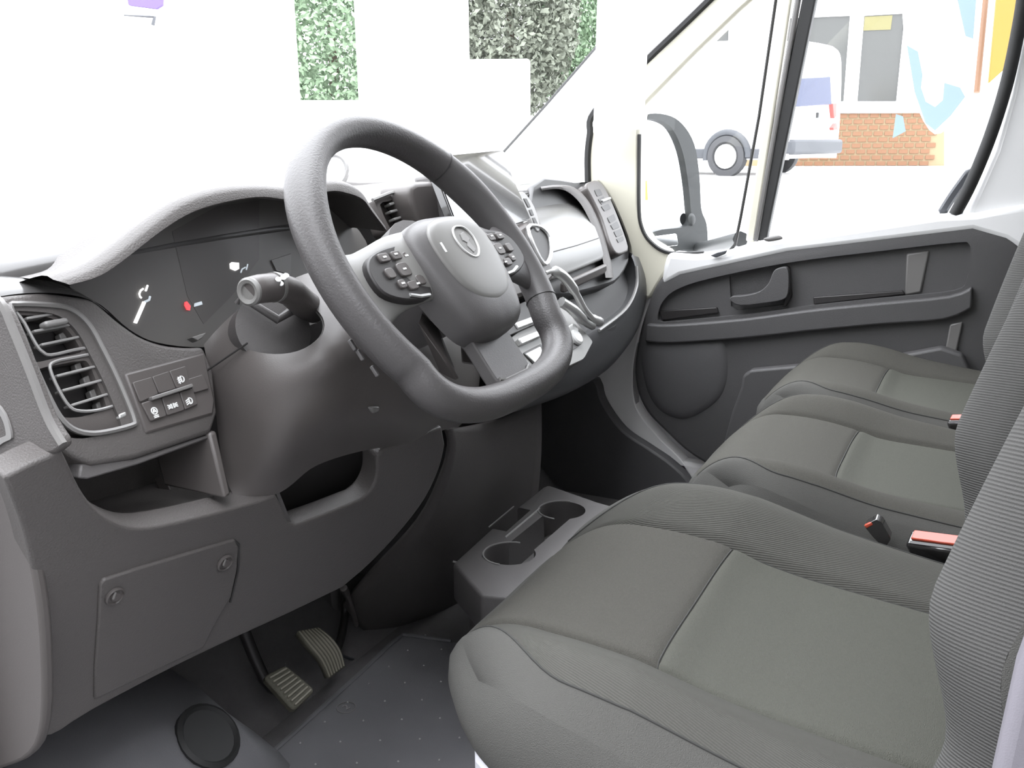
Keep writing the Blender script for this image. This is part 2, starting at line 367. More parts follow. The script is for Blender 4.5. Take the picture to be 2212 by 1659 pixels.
card_o = cr2([(1428, 602), (1480, 575), (1600, 548), (1800, 520), (2000, 496), (2120, 482), (2170, 492), (2204, 530), (2210, 590), (2180, 690), (2146, 790), (2110, 900), (2050, 1000), (1900, 1080), (1700, 1080), (1520, 1000), (1436, 932), (1388, 876), (1370, 805), (1381, 720), (1404, 645)], 5)
card = slab('door_card', xs(card_o, .868), (.035, 0, 0), 'door_card', dr, bevel=.010, seg=3)
def cutter(pts2, x0, dx): return slab('cutter', xs(pts2, x0), (dx, 0, 0), 'door_dark', None, smooth=False)
rec = cr2([(1413, 688), (1424, 655), (1456, 628), (1530, 604), (1700, 570), (1900, 545), (2060, 527), (2092, 530), (2095, 560), (2088, 605), (2060, 632), (1900, 648), (1750, 664), (1600, 684), (1450, 698), (1420, 699)], 4)
cut(card, cutter(rec, .84, .045))
cut(card, cutter(rounded([Xp(*p, 0) and V((p[0], p[1], 0)) for p in [(1568, 600), (1702, 572), (1706, 640), (1690, 662), (1580, 672)]], .2, 3) and [(1572, 598), (1690, 574), (1704, 580), (1708, 640), (1696, 660), (1590, 672), (1576, 664)], .87, .025))
slab('pull_handle', xs(cr2([(1578, 650), (1580, 641), (1610, 638), (1640, 630), (1660, 612), (1670, 588), (1680, 580), (1698, 578), (1704, 596), (1702, 634), (1690, 648), (1650, 655), (1600, 660)], 3), .855), (.026, 0, 0), 'door_card', dr, bevel=.007, seg=3)
slab('handle_bezel', xs([(1690, 574), (1704, 576), (1710, 640), (1698, 662), (1690, 664), (1698, 630)], .872), (.02, 0, 0), 'plastic_black', dr, bevel=.003)
slab('recess_strip', xs([(1958, 548), (2008, 541), (1990, 632), (1955, 638)], .880), (.012, 0, 0), 'trim_line', dr, bevel=.004)
slab('storage_slot', xs([(1424, 672), (1548, 664), (1552, 676), (1430, 692)], .876), (.01, 0, 0), 'plastic_black', dr, bevel=.002)
slab('storage_slot', xs([(1756, 642), (1950, 628), (1955, 636), (1758, 658)], .876), (.01, 0, 0), 'plastic_black', dr, bevel=.002)
# arm rest ledge below the recess
lt = [(1396, 700), (1450, 702), (1600, 690), (1750, 670), (1900, 655), (2050, 640), (2100, 620)]
lb = [(1392, 722), (1450, 726), (1600, 716), (1750, 700), (1900, 686), (2040, 675), (2100, 650)]
slab('arm_rest', xs(cr2(lt, 3, False) + [(a, b + 16) for a, b in reversed(cr2(lb, 3, False))], .850), (.03, 0, 0), 'door_card', dr, bevel=.005, seg=3)
spk = cr2([(1392, 745), (1470, 735), (1556, 735), (1572, 790), (1560, 850), (1520, 888), (1470, 905), (1420, 880), (1392, 820)], 5)
dome('speaker_grille', xs(spk, .868), (-1, 0, 0), .012, 'door_dark', dr, rings=5)
slab('map_pocket', xs(cr2([(1606, 1000), (1608, 830), (1622, 798), (1660, 790), (1900, 770), (2080, 760), (2090, 1000)], 3), .866), (-.035, 0, 0), 'door_card', dr, bevel=.014, seg=3)
slab('rear_rib', xs([(2052, 700), (2080, 694), (2062, 780), (2036, 790)], .866), (-.006, 0, 0), 'trim_line', dr, bevel=.003)
tube('door_edge_seal', [Xp(2226, 545, .90), Xp(2190, 650, .90), Xp(2150, 790, .90), Xp(2110, 920, .90)], .009, 'bumper_grey', dr, seg=6)

# ================================================================== DASHBOARD
D1 = yplane(.20, -.75, .72, 0, .40)
D2 = yplane(.165, -.72, .52, -.18, -.35)
DS = yplane(.22, 0, .917, 0, .50)
DR = yplane(.25, .6, .75, 0, .57)
DLENS = yplane(.265, -.5, .80, 0, .30)
def on(pl, pts, k=0): q = shift(pl, k); return [Pp(a, b, q) for a, b in pts]
def on3(pl, pts, n=3, k=0): return on(pl, cr2(pts, n), k)
dash = thing('dashboard', 'dark grey van dashboard with instrument hood, air vents, storage trays and glovebox', 'dashboard', (0, .4, .36))
def extr(name, prof, x0, x1, m, parent, bevel=0):
    return slab(name, [V((x0, y, z)) for y, z in prof], (x1 - x0, 0, 0), m, parent, bevel=bevel)
extr('core', [(.34, .82), (.34, .37), (.70, .37), (.76, .80), (.60, .83)], -.85, .84, 'plastic_dark', dash)
grid('top_pad', [[V((x * .97, y + (.075 if x > -.30 else .03) * max(0, (.42 - y) / .18), z - .02 * (x / .85) ** 4)) for x in [i * .0875 - .875 for i in range(21)]] for y, z in ((.24, .832), (.27, .846), (.34, .852), (.5, .852), (.7, .846), (.80, .84))], 'plastic_top', dash, thick=.012)
# driver side face with the vents and the switch bank
n1 = D1[1]
face_o = cr2([(-12, 640), (40, 634), (100, 632), (165, 640), (205, 650), (250, 688), (300, 724), (350, 743), (400, 749), (440, 748)], 3, False) + [(462, 800), (471, 890), (458, 934), (292, 990)] + cr2([(200, 1005), (140, 975), (100, 905), (60, 803), (20, 703)], 3, False)
face = slab('driver_face', on(D1, face_o), n1 * .06, 'plastic', dash, bevel=.007, seg=3)
up_o = [(34, 664), (92, 664), (137, 669), (165, 684), (190, 712), (206, 739), (201, 748), (160, 756), (110, 767), (92, 760), (78, 744), (53, 698)]
lo_o = [(108, 796), (119, 781), (160, 772), (206, 764), (224, 771), (243, 815), (261, 858), (256, 872), (211, 886), (174, 888), (151, 879), (128, 844)]
hous = cr2([(23, 665), (34, 657), (92, 658), (142, 664), (174, 682), (199, 711), (220, 750), (247, 803), (275, 867), (290, 908), (284, 919), (229, 933), (190, 936), (156, 926), (128, 899), (101, 849), (76, 794), (50, 734)], 3)
cut(face, slab('cutter', on(D1, hous, -.02), n1 * .045, 'plastic_black', None, smooth=False))
vent = slab('side_vent', on(D1, inset([(a, b, 0) for a, b in hous], .985) and [((a - 155) * .985 + 155, (b - 797) * .985 + 797) for a, b in hous], .004), n1 * .018, 'plastic_smooth', dash, bevel=.002)
cut(vent, slab('cutter', on3(D1, up_o, 3, -.02), n1 * .10, 'plastic_black', None, smooth=False), slab('cutter', on3(D1, lo_o, 3, -.02), n1 * .10, 'plastic_black', None, smooth=False))
slab('duct', on(D1, hous, .0235), n1 * .004, 'plastic_black', vent)
for o_ in (up_o, lo_o):
    tube('bezel', on3(D1, o_, 3, .003), .0016, 'vent_metal', vent, seg=6, closed=True)
tube('vent_bezel', on(D1, hous, -.001), .0028, 'trim_line', dash, seg=6, closed=True)
z8 = lambda x, y: (x / 4.367, 620 + y / 4.367)
for a, b in [((212, 315), (602, 245)), ((285, 435), (770, 345)), ((355, 562), (832, 460)), ((500, 855), (977, 735)), ((555, 992), (1032, 865)), ((640, 1130), (1082, 992))]:
    bar('slat', Pp(*z8(*a), shift(D1, .009)), Pp(*z8(*b), shift(D1, .009)), .014, .0026, V((0, .35, .94)), 'vent_metal', vent, bevel=.0008)
for a in [(575, 480), (800, 890), (860, 1015), (920, 1130), (660, 295), (720, 765)]:
    obox('vane', Pp(*z8(*a), shift(D1, .016)), (V((1, 0, .2)), n1, V((0, .3, 1))), (.0035, .004, .004), 'trim_line', vent, bevel=.001)
bar('vent_tab', Pp(*z8(395, 365), shift(D1, .0)), Pp(*z8(615, 325), shift(D1, .0)), .012, .006, V((0, .35, .94)), 'vent_metal', vent, bevel=.0025)
slab('shutter_tab', on(D1, [z8(1120, 1200), z8(1190, 1170), z8(1200, 1215), z8(1130, 1245)], -.001), n1 * .006, 'silver', vent, bevel=.0015)
# pod top in front of the side vent, running towards the windscreen
pt = [(-60, 652), (0, 640), (60, 633), (130, 634), (190, 646), (235, 676)]
loft('pod_top', [on(D1, pt, .002), [p + V((0, .012, .006)) for p in on(D1, pt)], [p + V((0, .05, .014)) for p in on(D1, pt)], [p + V((0, .16, .012)) for p in on(D1, pt)], [p + V((.0, .30, .0)) for p in on(D1, pt)]], 'plastic_top', dash, 3, 3)
# switch bank
sw = slab('switch_panel', on(D1, [(268, 806), (442, 760), (466, 866), (462, 896), (316, 938)], -.002), n1 * .012, 'plastic_smooth', dash, bevel=.003)
def sbtn(pts, name='switch_button'):
    return slab(name, rounded(on(D1, [z8(*p) for p in pts], -.0045), .10, 2), n1 * .006, 'plastic_smooth', sw, bevel=.0008)
sbtn([(1252, 898), (1432, 846), (1498, 1006), (1325, 1088)])
sbtn([(1438, 844), (1594, 792), (1662, 958), (1504, 1004)])
b3 = sbtn([(1600, 790), (1756, 742), (1800, 925), (1668, 956)])
sbtn([(1772, 868), (1918, 822), (1976, 958), (1836, 998)])
b4 = sbtn([(1335, 1094), (1520, 1040), (1575, 1215), (1425, 1268)])
b5 = sbtn([(1526, 1038), (1692, 990), (1744, 1160), (1582, 1213)])
b6 = sbtn([(1698, 988), (1818, 955), (1870, 1105), (1750, 1158)])
bar('switch_rib', Pp(*z8(1415, 1058), shift(D1, -.005)), Pp(*z8(1800, 934), shift(D1, -.005)), .008, .004, V((0, .35, .94)), 'trim_line', sw, bevel=.001)
def icon(par, strokes, ctr, sc=1.0, w=.0011):
    vs, fs = [], []
    pl = shift(D1, -.0052); ex = V((1, 0, 0)); ez = pl[1].cross(ex); ez = ez if ez.z > 0 else -ez
    c = Pp(*z8(*ctr), pl)
    for st in strokes:
        P = [c + (ex * x + ez * y) * .001 * sc for x, y in st]
        for a, b in zip(P[:-1], P[1:]):
            t = (b - a).normalized(); s = t.cross(pl[1]) * (w / 2); k = len(vs); e = t * (w / 3)
            q = [a - s - e, b - s + e, b + s + e, a + s - e]; vs += q + [p + pl[1] * .0008 for p in q]
            fs += [[k, k + 1, k + 2, k + 3], [k + 4, k + 7, k + 6, k + 5]] + [[k + i, k + (i + 1) % 4, k + 4 + (i + 1) % 4, k + 4 + i] for i in range(4)]
    return obj('icon', vs, fs, 'icon_white', par)
def arc(cx, cy, r, a0, a1, n=7): return [(cx + r * math.cos(math.radians(a0 + (a1 - a0) * i / n)), cy + r * math.sin(math.radians(a0 + (a1 - a0) * i / n))) for i in range(n + 1)]
lampD = arc(1, 0, 3.2, -80, 80) + [(1.5, -3.2)]
icon(b3, [arc(1, 0, 3.2, -100, 100), [(.4, 3.2), (.4, -3.2)], [(-1, 2), (-4, 1)], [(-1, 0), (-4, -1)], [(-1, -2), (-4, -3)], [(-2.5, 3), (-2.5, -4)]], (1708, 870))
icon(b5, [arc(1.5, 0, 2.4, -90, 90), [(1.5, 2.4), (1.5, -2.4)], arc(-1.5, 0, 2.4, 90, 270), [(-1.5, 2.4), (-1.5, -2.4)], [(5, 1.6), (7, 2.2)], [(5, 0), (7, 0)], [(5, -1.6), (7, -2.2)], [(-5, 1.6), (-7, 2.2)], [(-5, 0), (-7, 0)], [(-5, -1.6), (-7, -2.2)]], (1632, 1120), .85)
icon(b6, [arc(1, 0, 3.2, -100, 100), [(.4, 3.2), (.4, -3.2)], [(-1, 2), (-4, 1)], [(-1, 0), (-4, -1)], [(-1, -2), (-4, -3)]], (1786, 1075))
icon(b4, [arc(0, 2, 3.4, 0, 360, 12), [(-1.6, 1), (0, 4), (1.6, 1), (-1.6, 1)], [(-2.5, -3), (2.5, -3)], [(-2.5, -4.6), (2.5, -4.6)]], (1465, 1185))
# end of the dashboard beside the door opening
ex_ = .012
slab('end_cap', [Xp(a, b, -.875) for a, b in cr2([(-420, 560), (-150, 610), (-20, 650), (20, 703), (60, 803), (100, 905), (133, 968), (60, 996), (-40, 1036), (-420, 1200)], 3)], (ex_, 0, 0), 'plastic', dash, bevel=.006, seg=3)
slab('end_cap_lower', [Xp(a, b, -.880) for a, b in cr2([(-420, 1220), (-60, 1050), (0, 1030), (28, 1080), (55, 1160), (82, 1290), (93, 1420), (92, 1560), (66, 1630), (0, 1662), (-120, 1690), (-420, 1720)], 3)], (ex_, 0, 0), 'plastic_smooth', dash, bevel=.006, seg=3)
tube('end_trim', [Xp(a, b, -.874) for a, b in cr2([(-30, 640), (2, 655), (28, 712), (66, 806), (104, 905), (136, 960)], 4, False)], .004, 'trim_line', dash, seg=6)
ring('defroster_outlet', [Xp(a, b, -.877) for a, b in cr2([(-60, 850), (0, 880), (24, 940), (8, 956), (-60, 985)], 4)], [Xp(a, b, -.877) for a, b in cr2([(-60, 862), (-6, 890), (12, 935), (0, 946), (-60, 970)], 4)], (.004, 0, 0), 'vent_metal', dash, bevel=.001)
# lower panel with the tray lip, the bin and the service flap
n2 = D2[1]
low_o = cr2([(8, 1032), (60, 1004), (134, 972)], 2, False) + cr2([(150, 1005), (175, 1058), (205, 1098), (245, 1126), (300, 1140), (380, 1128), (500, 1098), (565, 1080)], 3, False) + [(597, 1068), (611, 1095), (622, 1128), (640, 1134), (700, 1112)] + cr2([(780, 1080), (800, 1062), (814, 1030), (815, 985)], 3, False) + [(828, 972), (955, 922)] + cr2([(962, 960), (950, 1010), (920, 1075), (872, 1140), (806, 1212), (740, 1270)], 3, False) + cr2([(620, 1328), (400, 1430), (200, 1535), (110, 1590), (92, 1560), (92, 1420), (81, 1290), (55, 1160), (26, 1075)], 3, False)
lowp = slab('lower_panel', on(D2, low_o), n2 * .03, 'plastic', dash, bevel=.009, seg=3)
fo = [(226, 1252), (300, 1228), (420, 1192), (508, 1166), (516, 1182), (513, 1230), (500, 1290), (470, 1340), (440, 1400), (205, 1512), (206, 1440), (213, 1340), (216, 1265)]
flap = slab('service_flap', on(D2, fo, -.0035), n2 * .01, 'plastic', dash, bevel=.002)
tube('flap_gap', on(D2, [(216, 1268), (222, 1256), (300, 1229), (420, 1193), (506, 1167), (515, 1176), (514, 1230), (498, 1300)], -.0005), .0018, 'plastic_black', dash, seg=6)
for c_ in ((247, 1287), (485, 1215)):
    s_ = lathe('fastener', Pp(*c_, shift(D2, -.004)), -n2, [(.010, 0), (.010, .002), (.0085, .003), (.0075, .001), (.005, .001), (.0045, .0035), (.001, .0035)], 'plastic_smooth', flap)
    bar('fastener_slot', Pp(*c_, shift(D2, -.008)) - V((.002, 0, .003)), Pp(*c_, shift(D2, -.008)) + V((.002, 0, .003)), .0016, .0012, n2, 'trim_line', s_)
# open tray under the switch bank
#
tray = slab('tray_back', [V((-.88, .30, .54)), V((-.60, .30, .54)), V((-.60, .28, .70)), V((-.88, .28, .70))], (0, .01, 0), 'plastic', dash)
slab('tray_floor', [V((-.86, .195, .578)), V((-.60, .16, .552)), V((-.60, .31, .545)), V((-.86, .31, .572))], (0, 0, -.008), 'plastic', tray)
slab('tray_side', on(D1, [(452, 936), (468, 930), (500, 1068), (486, 1078)]), (0, .09, 0), 'plastic_smooth', tray, bevel=.003)
slab('tray_roof', on(D1, [(175, 1003), (292, 992), (456, 938), (452, 948), (300, 1004), (190, 1036), (170, 1034)], .004), (0, .08, 0), 'plastic_dark', tray, bevel=.003)
bar('tray_divider', Yp(345, 1030, .285), Yp(378, 1108, .235), .004, .012, (0, -1, 0), 'plastic_smooth', tray, bevel=.001)
slab('bin', on(D2, [(560, 960), (835, 955), (830, 1140), (600, 1150)], .05), n2 * .008, 'plastic_black', dash)
slab('bin_side', on(D2, [(596, 1066), (603, 1062), (630, 1130), (622, 1134)], .004), n2 * .05, 'plastic_dark', dash)
# instrument hood and display
cols = [((115, 604), (150, 616)), ((185, 581), (212, 598)), ((245, 545), (264, 564)), ((330, 478), (350, 498)), ((400, 432), (420, 458)), ((480, 408), (500, 436)), ((560, 402), (565, 428)), ((630, 406), (630, 434))]
P = []
for o_, i_ in cols:
    a, b = Yp(*o_, .205), Yp(*i_, .200)
    P.append([b + V((0, .085, .004)), b + V((0, .03, .002)), b, b.lerp(a, .5) + V((0, -.003, 0)), a, a + V((0, .015, .003)), a + V((0, .06, -.008)), a + V((0, .14, -.028)), V((a.x, .46, .835))])
xm = P[-1][4].x + .012
for k, q in ((6, .9), (5, .82), (4, .76), (3, .70), (2, .68)):
    P.append([V((xm + (xm - p.x) * q, p.y + .01, p.z - .01 * (6 - k) / 4)) for p in P[k]])
loft('instrument_hood', P, 'plastic', dash, 3, 4)
lens_o = cr2([(150, 618), (215, 590), (270, 548), (350, 484), (450, 436), (560, 410), (640, 415), (720, 450), (790, 520), (800, 620), (700, 690), (560, 735), (440, 750), (340, 740), (280, 712), (220, 660)], 4)
clus = slab('instrument_display', on(DLENS, lens_o), (0, .02, 0), 'cluster_face', dash)
def mark(name, pts, m, k=-.002): return slab(name, on(DLENS, pts, k), (0, .0015, 0), m, clus, smooth=False)
mark('screen_panel', [(372, 500), (470, 445), (560, 432), (560, 560), (500, 640), (440, 700), (405, 640)], 'cluster_panel', -.0003)
mark('needle', [(290, 697), (296, 699), (316, 653), (310, 651)], 'gauge_white')
def gz(x, y): return (220 + x / 4.608, 420 + y / 4.608)
def stroke(name, pts, w, m):
    q = on(DLENS, pts, -.002); return tube(name, q, w, m, clus, seg=5)
stroke('gauge_mark', [gz(*p) for p in [(412, 938), (385, 958), (372, 990), (380, 1020), (395, 1030)]], .0011, 'gauge_white')
stroke('gauge_mark', [gz(*p) for p in [(455, 905), (436, 960)]], .0012, 'gauge_white')
stroke('gauge_mark', [gz(*p) for p in [(480, 1015), (470, 1050), (440, 1065), (425, 1070)]], .0013, 'gauge_grey')
mark('warning_light', [gz(*p) for p in [(830, 1075), (850, 1065), (885, 1110), (878, 1155), (850, 1150), (828, 1105)]], 'gauge_red')
mark('gauge_text', [gz(*p) for p in [(930, 1085), (995, 1065), (1003, 1095), (925, 1118)]], 'gauge_grey')
mark('warning_light', [gz(*p) for p in [(1280, 690), (1300, 675), (1365, 680), (1368, 740), (1330, 760), (1285, 740)]], 'gauge_white')
stroke('gauge_mark', [gz(*p) for p in [(1452, 695), (1438, 750)]], .0009, 'gauge_grey')
stroke('gauge_mark', [gz(*p) for p in [(1430, 725), (1395, 745), (1383, 778)]], .0009, 'gauge_grey')
mark('screen_tile', [gz(*p) for p in [(1690, 655), (1885, 590), (1880, 800), (1740, 760)]], 'trim_line')
slab('lens_ledge', on(D1, [(415, 728), (446, 718), (438, 730), (428, 736)], .012), n1 * .01, 'trim_line', dash, bevel=.001)
# centre: vent, screen, fascia
DV = yplane(.275, -.15, .84, 0, .35)
cv_o = [(808, 432), (826, 422), (900, 404), (918, 402), (925, 470), (918, 492), (850, 512), (836, 498)]
cv = slab('centre_vent', on(DV, cv_o), DV[1] * .03, 'plastic_smooth', dash, bevel=.004)
cut(cv, slab('cutter', on3(DV, [(832, 438), (850, 430), (886, 424), (904, 478), (890, 488), (862, 496), (850, 482)], 2, -.01), DV[1] * .025, 'plastic_black', None, smooth=False))
slab('duct', on(DV, [(828, 434), (890, 420), (908, 482), (858, 500)], .0145), DV[1] * .003, 'plastic_black', cv)
for a, b in (((838, 460), (886, 448)), ((846, 476), (896, 462)), ((836, 444), (880, 432))):
    bar('slat', Pp(*a, shift(DV, .005)), Pp(*b, shift(DV, .005)), .012, .004, V((0, .35, .94)), 'vent_metal', cv, bevel=.001)
bar('vent_tab', Pp(870, 470, shift(DV, -.003)), Pp(892, 464, shift(DV, -.003)), .012, .007, V((0, .35, .94)), 'silver', cv, bevel=.002)
tube('vent_top_trim', on(DV, [(805, 432), (840, 418), (900, 404)], -.004), .003, 'vent_metal', cv, seg=6)
scr = slab('touchscreen', rounded(on(DS, [(927, 338), (1083, 323), (1147, 474), (996, 520)]), .05, 3), DS[1] * .014, 'gloss_black', dash, bevel=.002)
slab('display_glass', rounded(on(DS, [(934, 343), (1079, 329), (1140, 470), (998, 512)], -.0012), .04, 3), DS[1] * .001, 'gloss_black', scr)
DH = yplane(.245, -.1, .86, 0, .25)
slab('screen_housing', on3(DH, [(886, 402), (935, 392), (960, 400), (1010, 500), (1000, 530), (935, 520), (905, 470)], 3), (0, .06, -.005), 'plastic_smooth', dash, bevel=.008, seg=3)
slab('screen_mount', on(DS, [(970, 370), (1070, 360), (1110, 460), (1010, 490)], .014), (0, .07, -.01), 'plastic_dark', dash, bevel=.006)
DF = yplane(.18, .05, .70, 0, .55)     # fascia under the screen
fas = cr2([(930, 520), (1050, 515), (1142, 478), (1120, 425), (1130, 412), (1152, 440), (1172, 490), (1188, 530), (1190, 570), (1198, 596), (1150, 632), (1050, 650), (950, 630)], 3)
fasc = slab('centre_fascia', on(DF, fas, .006), DF[1] * .05, 'plastic_smooth', dash, bevel=.006)
cvr = slab('centre_vent', on3(DF, [(1122, 418), (1134, 416), (1155, 446), (1168, 490), (1160, 500), (1140, 462)], 3), DF[1] * .02, 'vent_metal', dash, bevel=.003)
for q in ([(1131, 428), (1138, 428), (1147, 446), (1141, 448)], [(1143, 453), (1149, 451), (1154, 464), (1148, 466)], [(1150, 470), (1156, 469), (1163, 484), (1156, 486)]):
    slab('duct', on(DF, q, -.0015), DF[1] * .006, 'plastic_black', cvr, bevel=.001)
slab('fascia_pocket', on3(DF, [(1146, 498), (1168, 494), (1184, 512), (1188, 545), (1176, 566), (1160, 540)], 3, .002), DF[1] * .01, 'plastic_black', fasc)
tube('pocket_trim', on3(DF, [(1140, 492), (1166, 490), (1186, 512), (1190, 548), (1178, 570), (1160, 545)], 3, 0), .004, 'silver', fasc, seg=6, closed=True)
DK = yplane(.145, .1, .60, 0, .75)     # climate panel leaning back
clim = slab('climate_panel', rounded(on(DK, [(1085, 742), (1215, 645), (1240, 690), (1282, 738), (1262, 776), (1125, 840)]), .15, 3), DK[1] * .03, 'hub_trim', dash, bevel=.004)
for a, b, w in (((1110, 708), (1157, 690), .014), ((1118, 742), (1164, 722), .014)):
    bar('key_row', Pp(*a, shift(DK, -.002)), Pp(*b, shift(DK, -.002)), .012, w, DK[1], 'silver', clim, bevel=.002)
slab('key', rounded(on(DK, [(1136, 764), (1168, 748), (1176, 775), (1160, 786)], -.004), .15, 3), DK[1] * .008, 'icon_white', clim, bevel=.002)
slab('key_bezel', rounded(on(DK, [(1130, 762), (1170, 742), (1182, 780), (1162, 796)], -.002), .15, 3), DK[1] * .008, 'plastic_black', clim, bevel=.002)
for c_, r_ in (((1234, 714), .010), ((1240, 732), .016)):
    lathe('knob', Pp(*c_, DK), -DK[1], [(r_, 0), (r_, .008), (r_ * .8, .011), (.001, .011)], 'icon_white', clim, seg=18)
slab('key', rounded(on(DK, [(1232, 746), (1254, 734), (1256, 744), (1234, 758)], -.003), .15, 3), DK[1] * .006, 'plastic_black', clim, bevel=.001)
slab('fascia_hollow', rounded(on(DK, [(1040, 690), (1160, 640), (1180, 690), (1060, 742)], -.006), .1, 3), DK[1] * .012, 'plastic_black', fasc, bevel=.002)
tube('selector_trim', cr([Yp(1180, 590, .15), Yp(1198, 586, .14), Yp(1220, 600, .135), Yp(1244, 634, .13), Yp(1262, 668, .125), Yp(1282, 690, .12), Yp(1298, 696, .12)], 4, False), [.004] * 4 + [.010] * 8 + [.007] * 8 + [.010] * 4 + [.003], 'silver', fasc, seg=8)
tube('selector_trim', cr([Yp(1212, 652, .14), Yp(1236, 668, .13), Yp(1262, 694, .125), Yp(1284, 706, .12)], 4, False), [.010] * 4 + [.011] * 4 + [.008] * 4 + [.004], 'silver', fasc, seg=8)
# passenger side: glovebox, band, vent pod, open shelf and lower shell
nr = DR[1]
slab('passenger_face', on3(DR, [(1150, 400), (1240, 392), (1300, 400), (1340, 470), (1362, 545), (1340, 600), (1300, 620), (1200, 640), (1150, 600)], 3, .012), nr * .05, 'shelf_dark', dash, bevel=.006)
gb = cr2([(1120, 430), (1165, 408), (1215, 412), (1250, 432), (1278, 478), (1296, 530), (1302, 556), (1290, 566), (1240, 588), (1190, 606), (1130, 625)], 4)
gtop = [(1110, 436), (1165, 409), (1212, 411), (1246, 428)]; gm1 = [(1112, 480), (1168, 462), (1230, 452), (1272, 462)]; gm2 = [(1115, 560), (1178, 548), (1245, 530), (1294, 514)]; gm3 = [(1120, 600), (1185, 592), (1250, 570), (1303, 548)]; gbt = [(1125, 618), (1190, 606), (1252, 582), (1304, 560)]
def gpt(r, k): return [Pp(a, b, shift(DR, k)) for a, b in r]
glove = loft('glovebox_lid', [[p + V((0, .10, -.01)) for p in gpt(gtop, .055)], gpt(gtop, .055), gpt(gm1, .004), gpt(gm2, -.012), gpt(gm3, -.008), gpt(gbt, .004), [p + V((0, .05, 0)) for p in gpt(gbt, .02)]], 'glove_plastic', dash, 4, 5)
tube('glovebox_gap', on(DR, [(1178, 548), (1245, 530), (1293, 514)], -.0125), .0012, 'plastic_dark', glove, seg=5)
bar('shelf_edge', Pp(1215, 622, shift(DR, -.004)), Pp(1306, 580, shift(DR, -.004)), .02, .012, V((0, -1, 0)), 'plastic_smooth', dash, bevel=.004)
loft('glovebox_band', [on(DR, [(1168, 404), (1205, 400), (1240, 406), (1272, 436), (1300, 495), (1318, 560), (1324, 600)], k) for k in (.012, -.008)] + [on(DR, [(1170, 411), (1206, 408), (1232, 418), (1258, 446), (1284, 500), (1302, 560), (1308, 600)], k) for k in (-.006, .012)], 'plastic', dash, 4, 2)
pod = cr2([(1266, 400), (1280, 390), (1296, 392), (1316, 422), (1340, 480), (1358, 534), (1350, 546), (1332, 548), (1316, 520), (1300, 470), (1280, 428)], 3)
pv = slab('passenger_vent', on(DR, pod, -.014), nr * .04, 'plastic_smooth', dash, bevel=.005, seg=3)
o3 = [[(1284, 410), (1296, 408), (1302, 420), (1290, 424)], [(1292, 430), (1304, 424), (1310, 436), (1300, 442)], [(1299, 446), (1314, 440), (1320, 450), (1306, 456)], [(1312, 470), (1326, 462), (1331, 474), (1318, 482)], [(1319, 486), (1333, 478), (1339, 490), (1325, 496)], [(1326, 500), (1341, 494), (1346, 506), (1332, 512)], [(1332, 516), (1346, 510), (1348, 518), (1336, 524)]]
for q in o3: slab('duct', rounded(on(DR, q, -.0152), .2, 2), nr * .004, 'plastic_black', pv)
bar('vent_tab', Pp(1300, 434, shift(DR, -.017)), Pp(1318, 428, shift(DR, -.017)), .006, .006, V((0, .4, .9)), 'silver', pv, bevel=.002)
loft('pod_shell', [on(DR, [(1252, 396), (1282, 384), (1312, 410), (1346, 480), (1366, 545), (1352, 560)], k) for k in (.04, .02, -.006)] , 'plastic_smooth', dash, 4, 2)
slab('shelf_back', on(DR, [(1190, 600), (1350, 540), (1372, 560), (1370, 640), (1300, 720), (1200, 760)], .05), nr * .01, 'shelf_dark', dash)
rim = [(1360, 545), (1373, 575), (1373, 620), (1350, 668), (1292, 714), (1200, 762), (1100, 800)]
ry = [.225, .21, .20, .185, .165, .15, .14]
mid = [(1370, 552), (1383, 590), (1382, 640), (1360, 700), (1300, 758), (1205, 806), (1100, 845)]
low = [(1374, 560), (1390, 610), (1388, 665), (1362, 735), (1312, 798), (1222, 852), (1110, 890)]
def yr(pts, ys, k=0): return [Yp(a, b, y + k) for (a, b), y in zip(pts, ys)]
rp, mp, lp = yr(rim, ry), yr(mid, ry, -.002), yr(low, ry, .02)
loft('lower_shell', [[p + V((-.01, .06, -.01)) for p in rp], [p + V((0, .012, 0)) for p in rp], rp, mp, lp, [p + V((0, .12, -.03)) for p in lp], [p + V((0, .25, -.03)) for p in lp]], 'shell_dark', dash, 4, 4)
tube('shelf_rim', cr([p + V((0, -.002, 0)) for p in rp[1:5]], 5, False), .004, 'vent_metal', dash, seg=6)
slab('shelf_floor', [V((.15, .15, .55)), V((.55, .17, .54)), V((.84, .22, .56)), V((.84, .36, .56)), V((.15, .36, .55))], (0, 0, -.008), 'shelf_dark', dash)
# centre column going down to the floor
loft('centre_column', [[Xp(a, b, x) for a, b, x in r] for r in (
    [(958, 925, -.22), (965, 960, -.20), (950, 1020, -.18), (900, 1120, -.15), (800, 1230, -.12), (740, 1300, -.11)],
    [(1010, 920, -.10), (1015, 1000, -.07), (990, 1120, -.02), (940, 1250, .01), (870, 1330, .03), (830, 1390, .04)],
    [(1080, 900, .08), (1075, 1000, .11), (1050, 1120, .16), (1010, 1250, .18), (985, 1330, .2), (965, 1390, .2)],
    [(1160, 860, .32), (1160, 980, .35), (1150, 1100, .38), (1130, 1250, .4), (1100, 1330, .4), (1080, 1390, .4)])], 'plastic', dash, 4, 4, thick=.01, off=1)

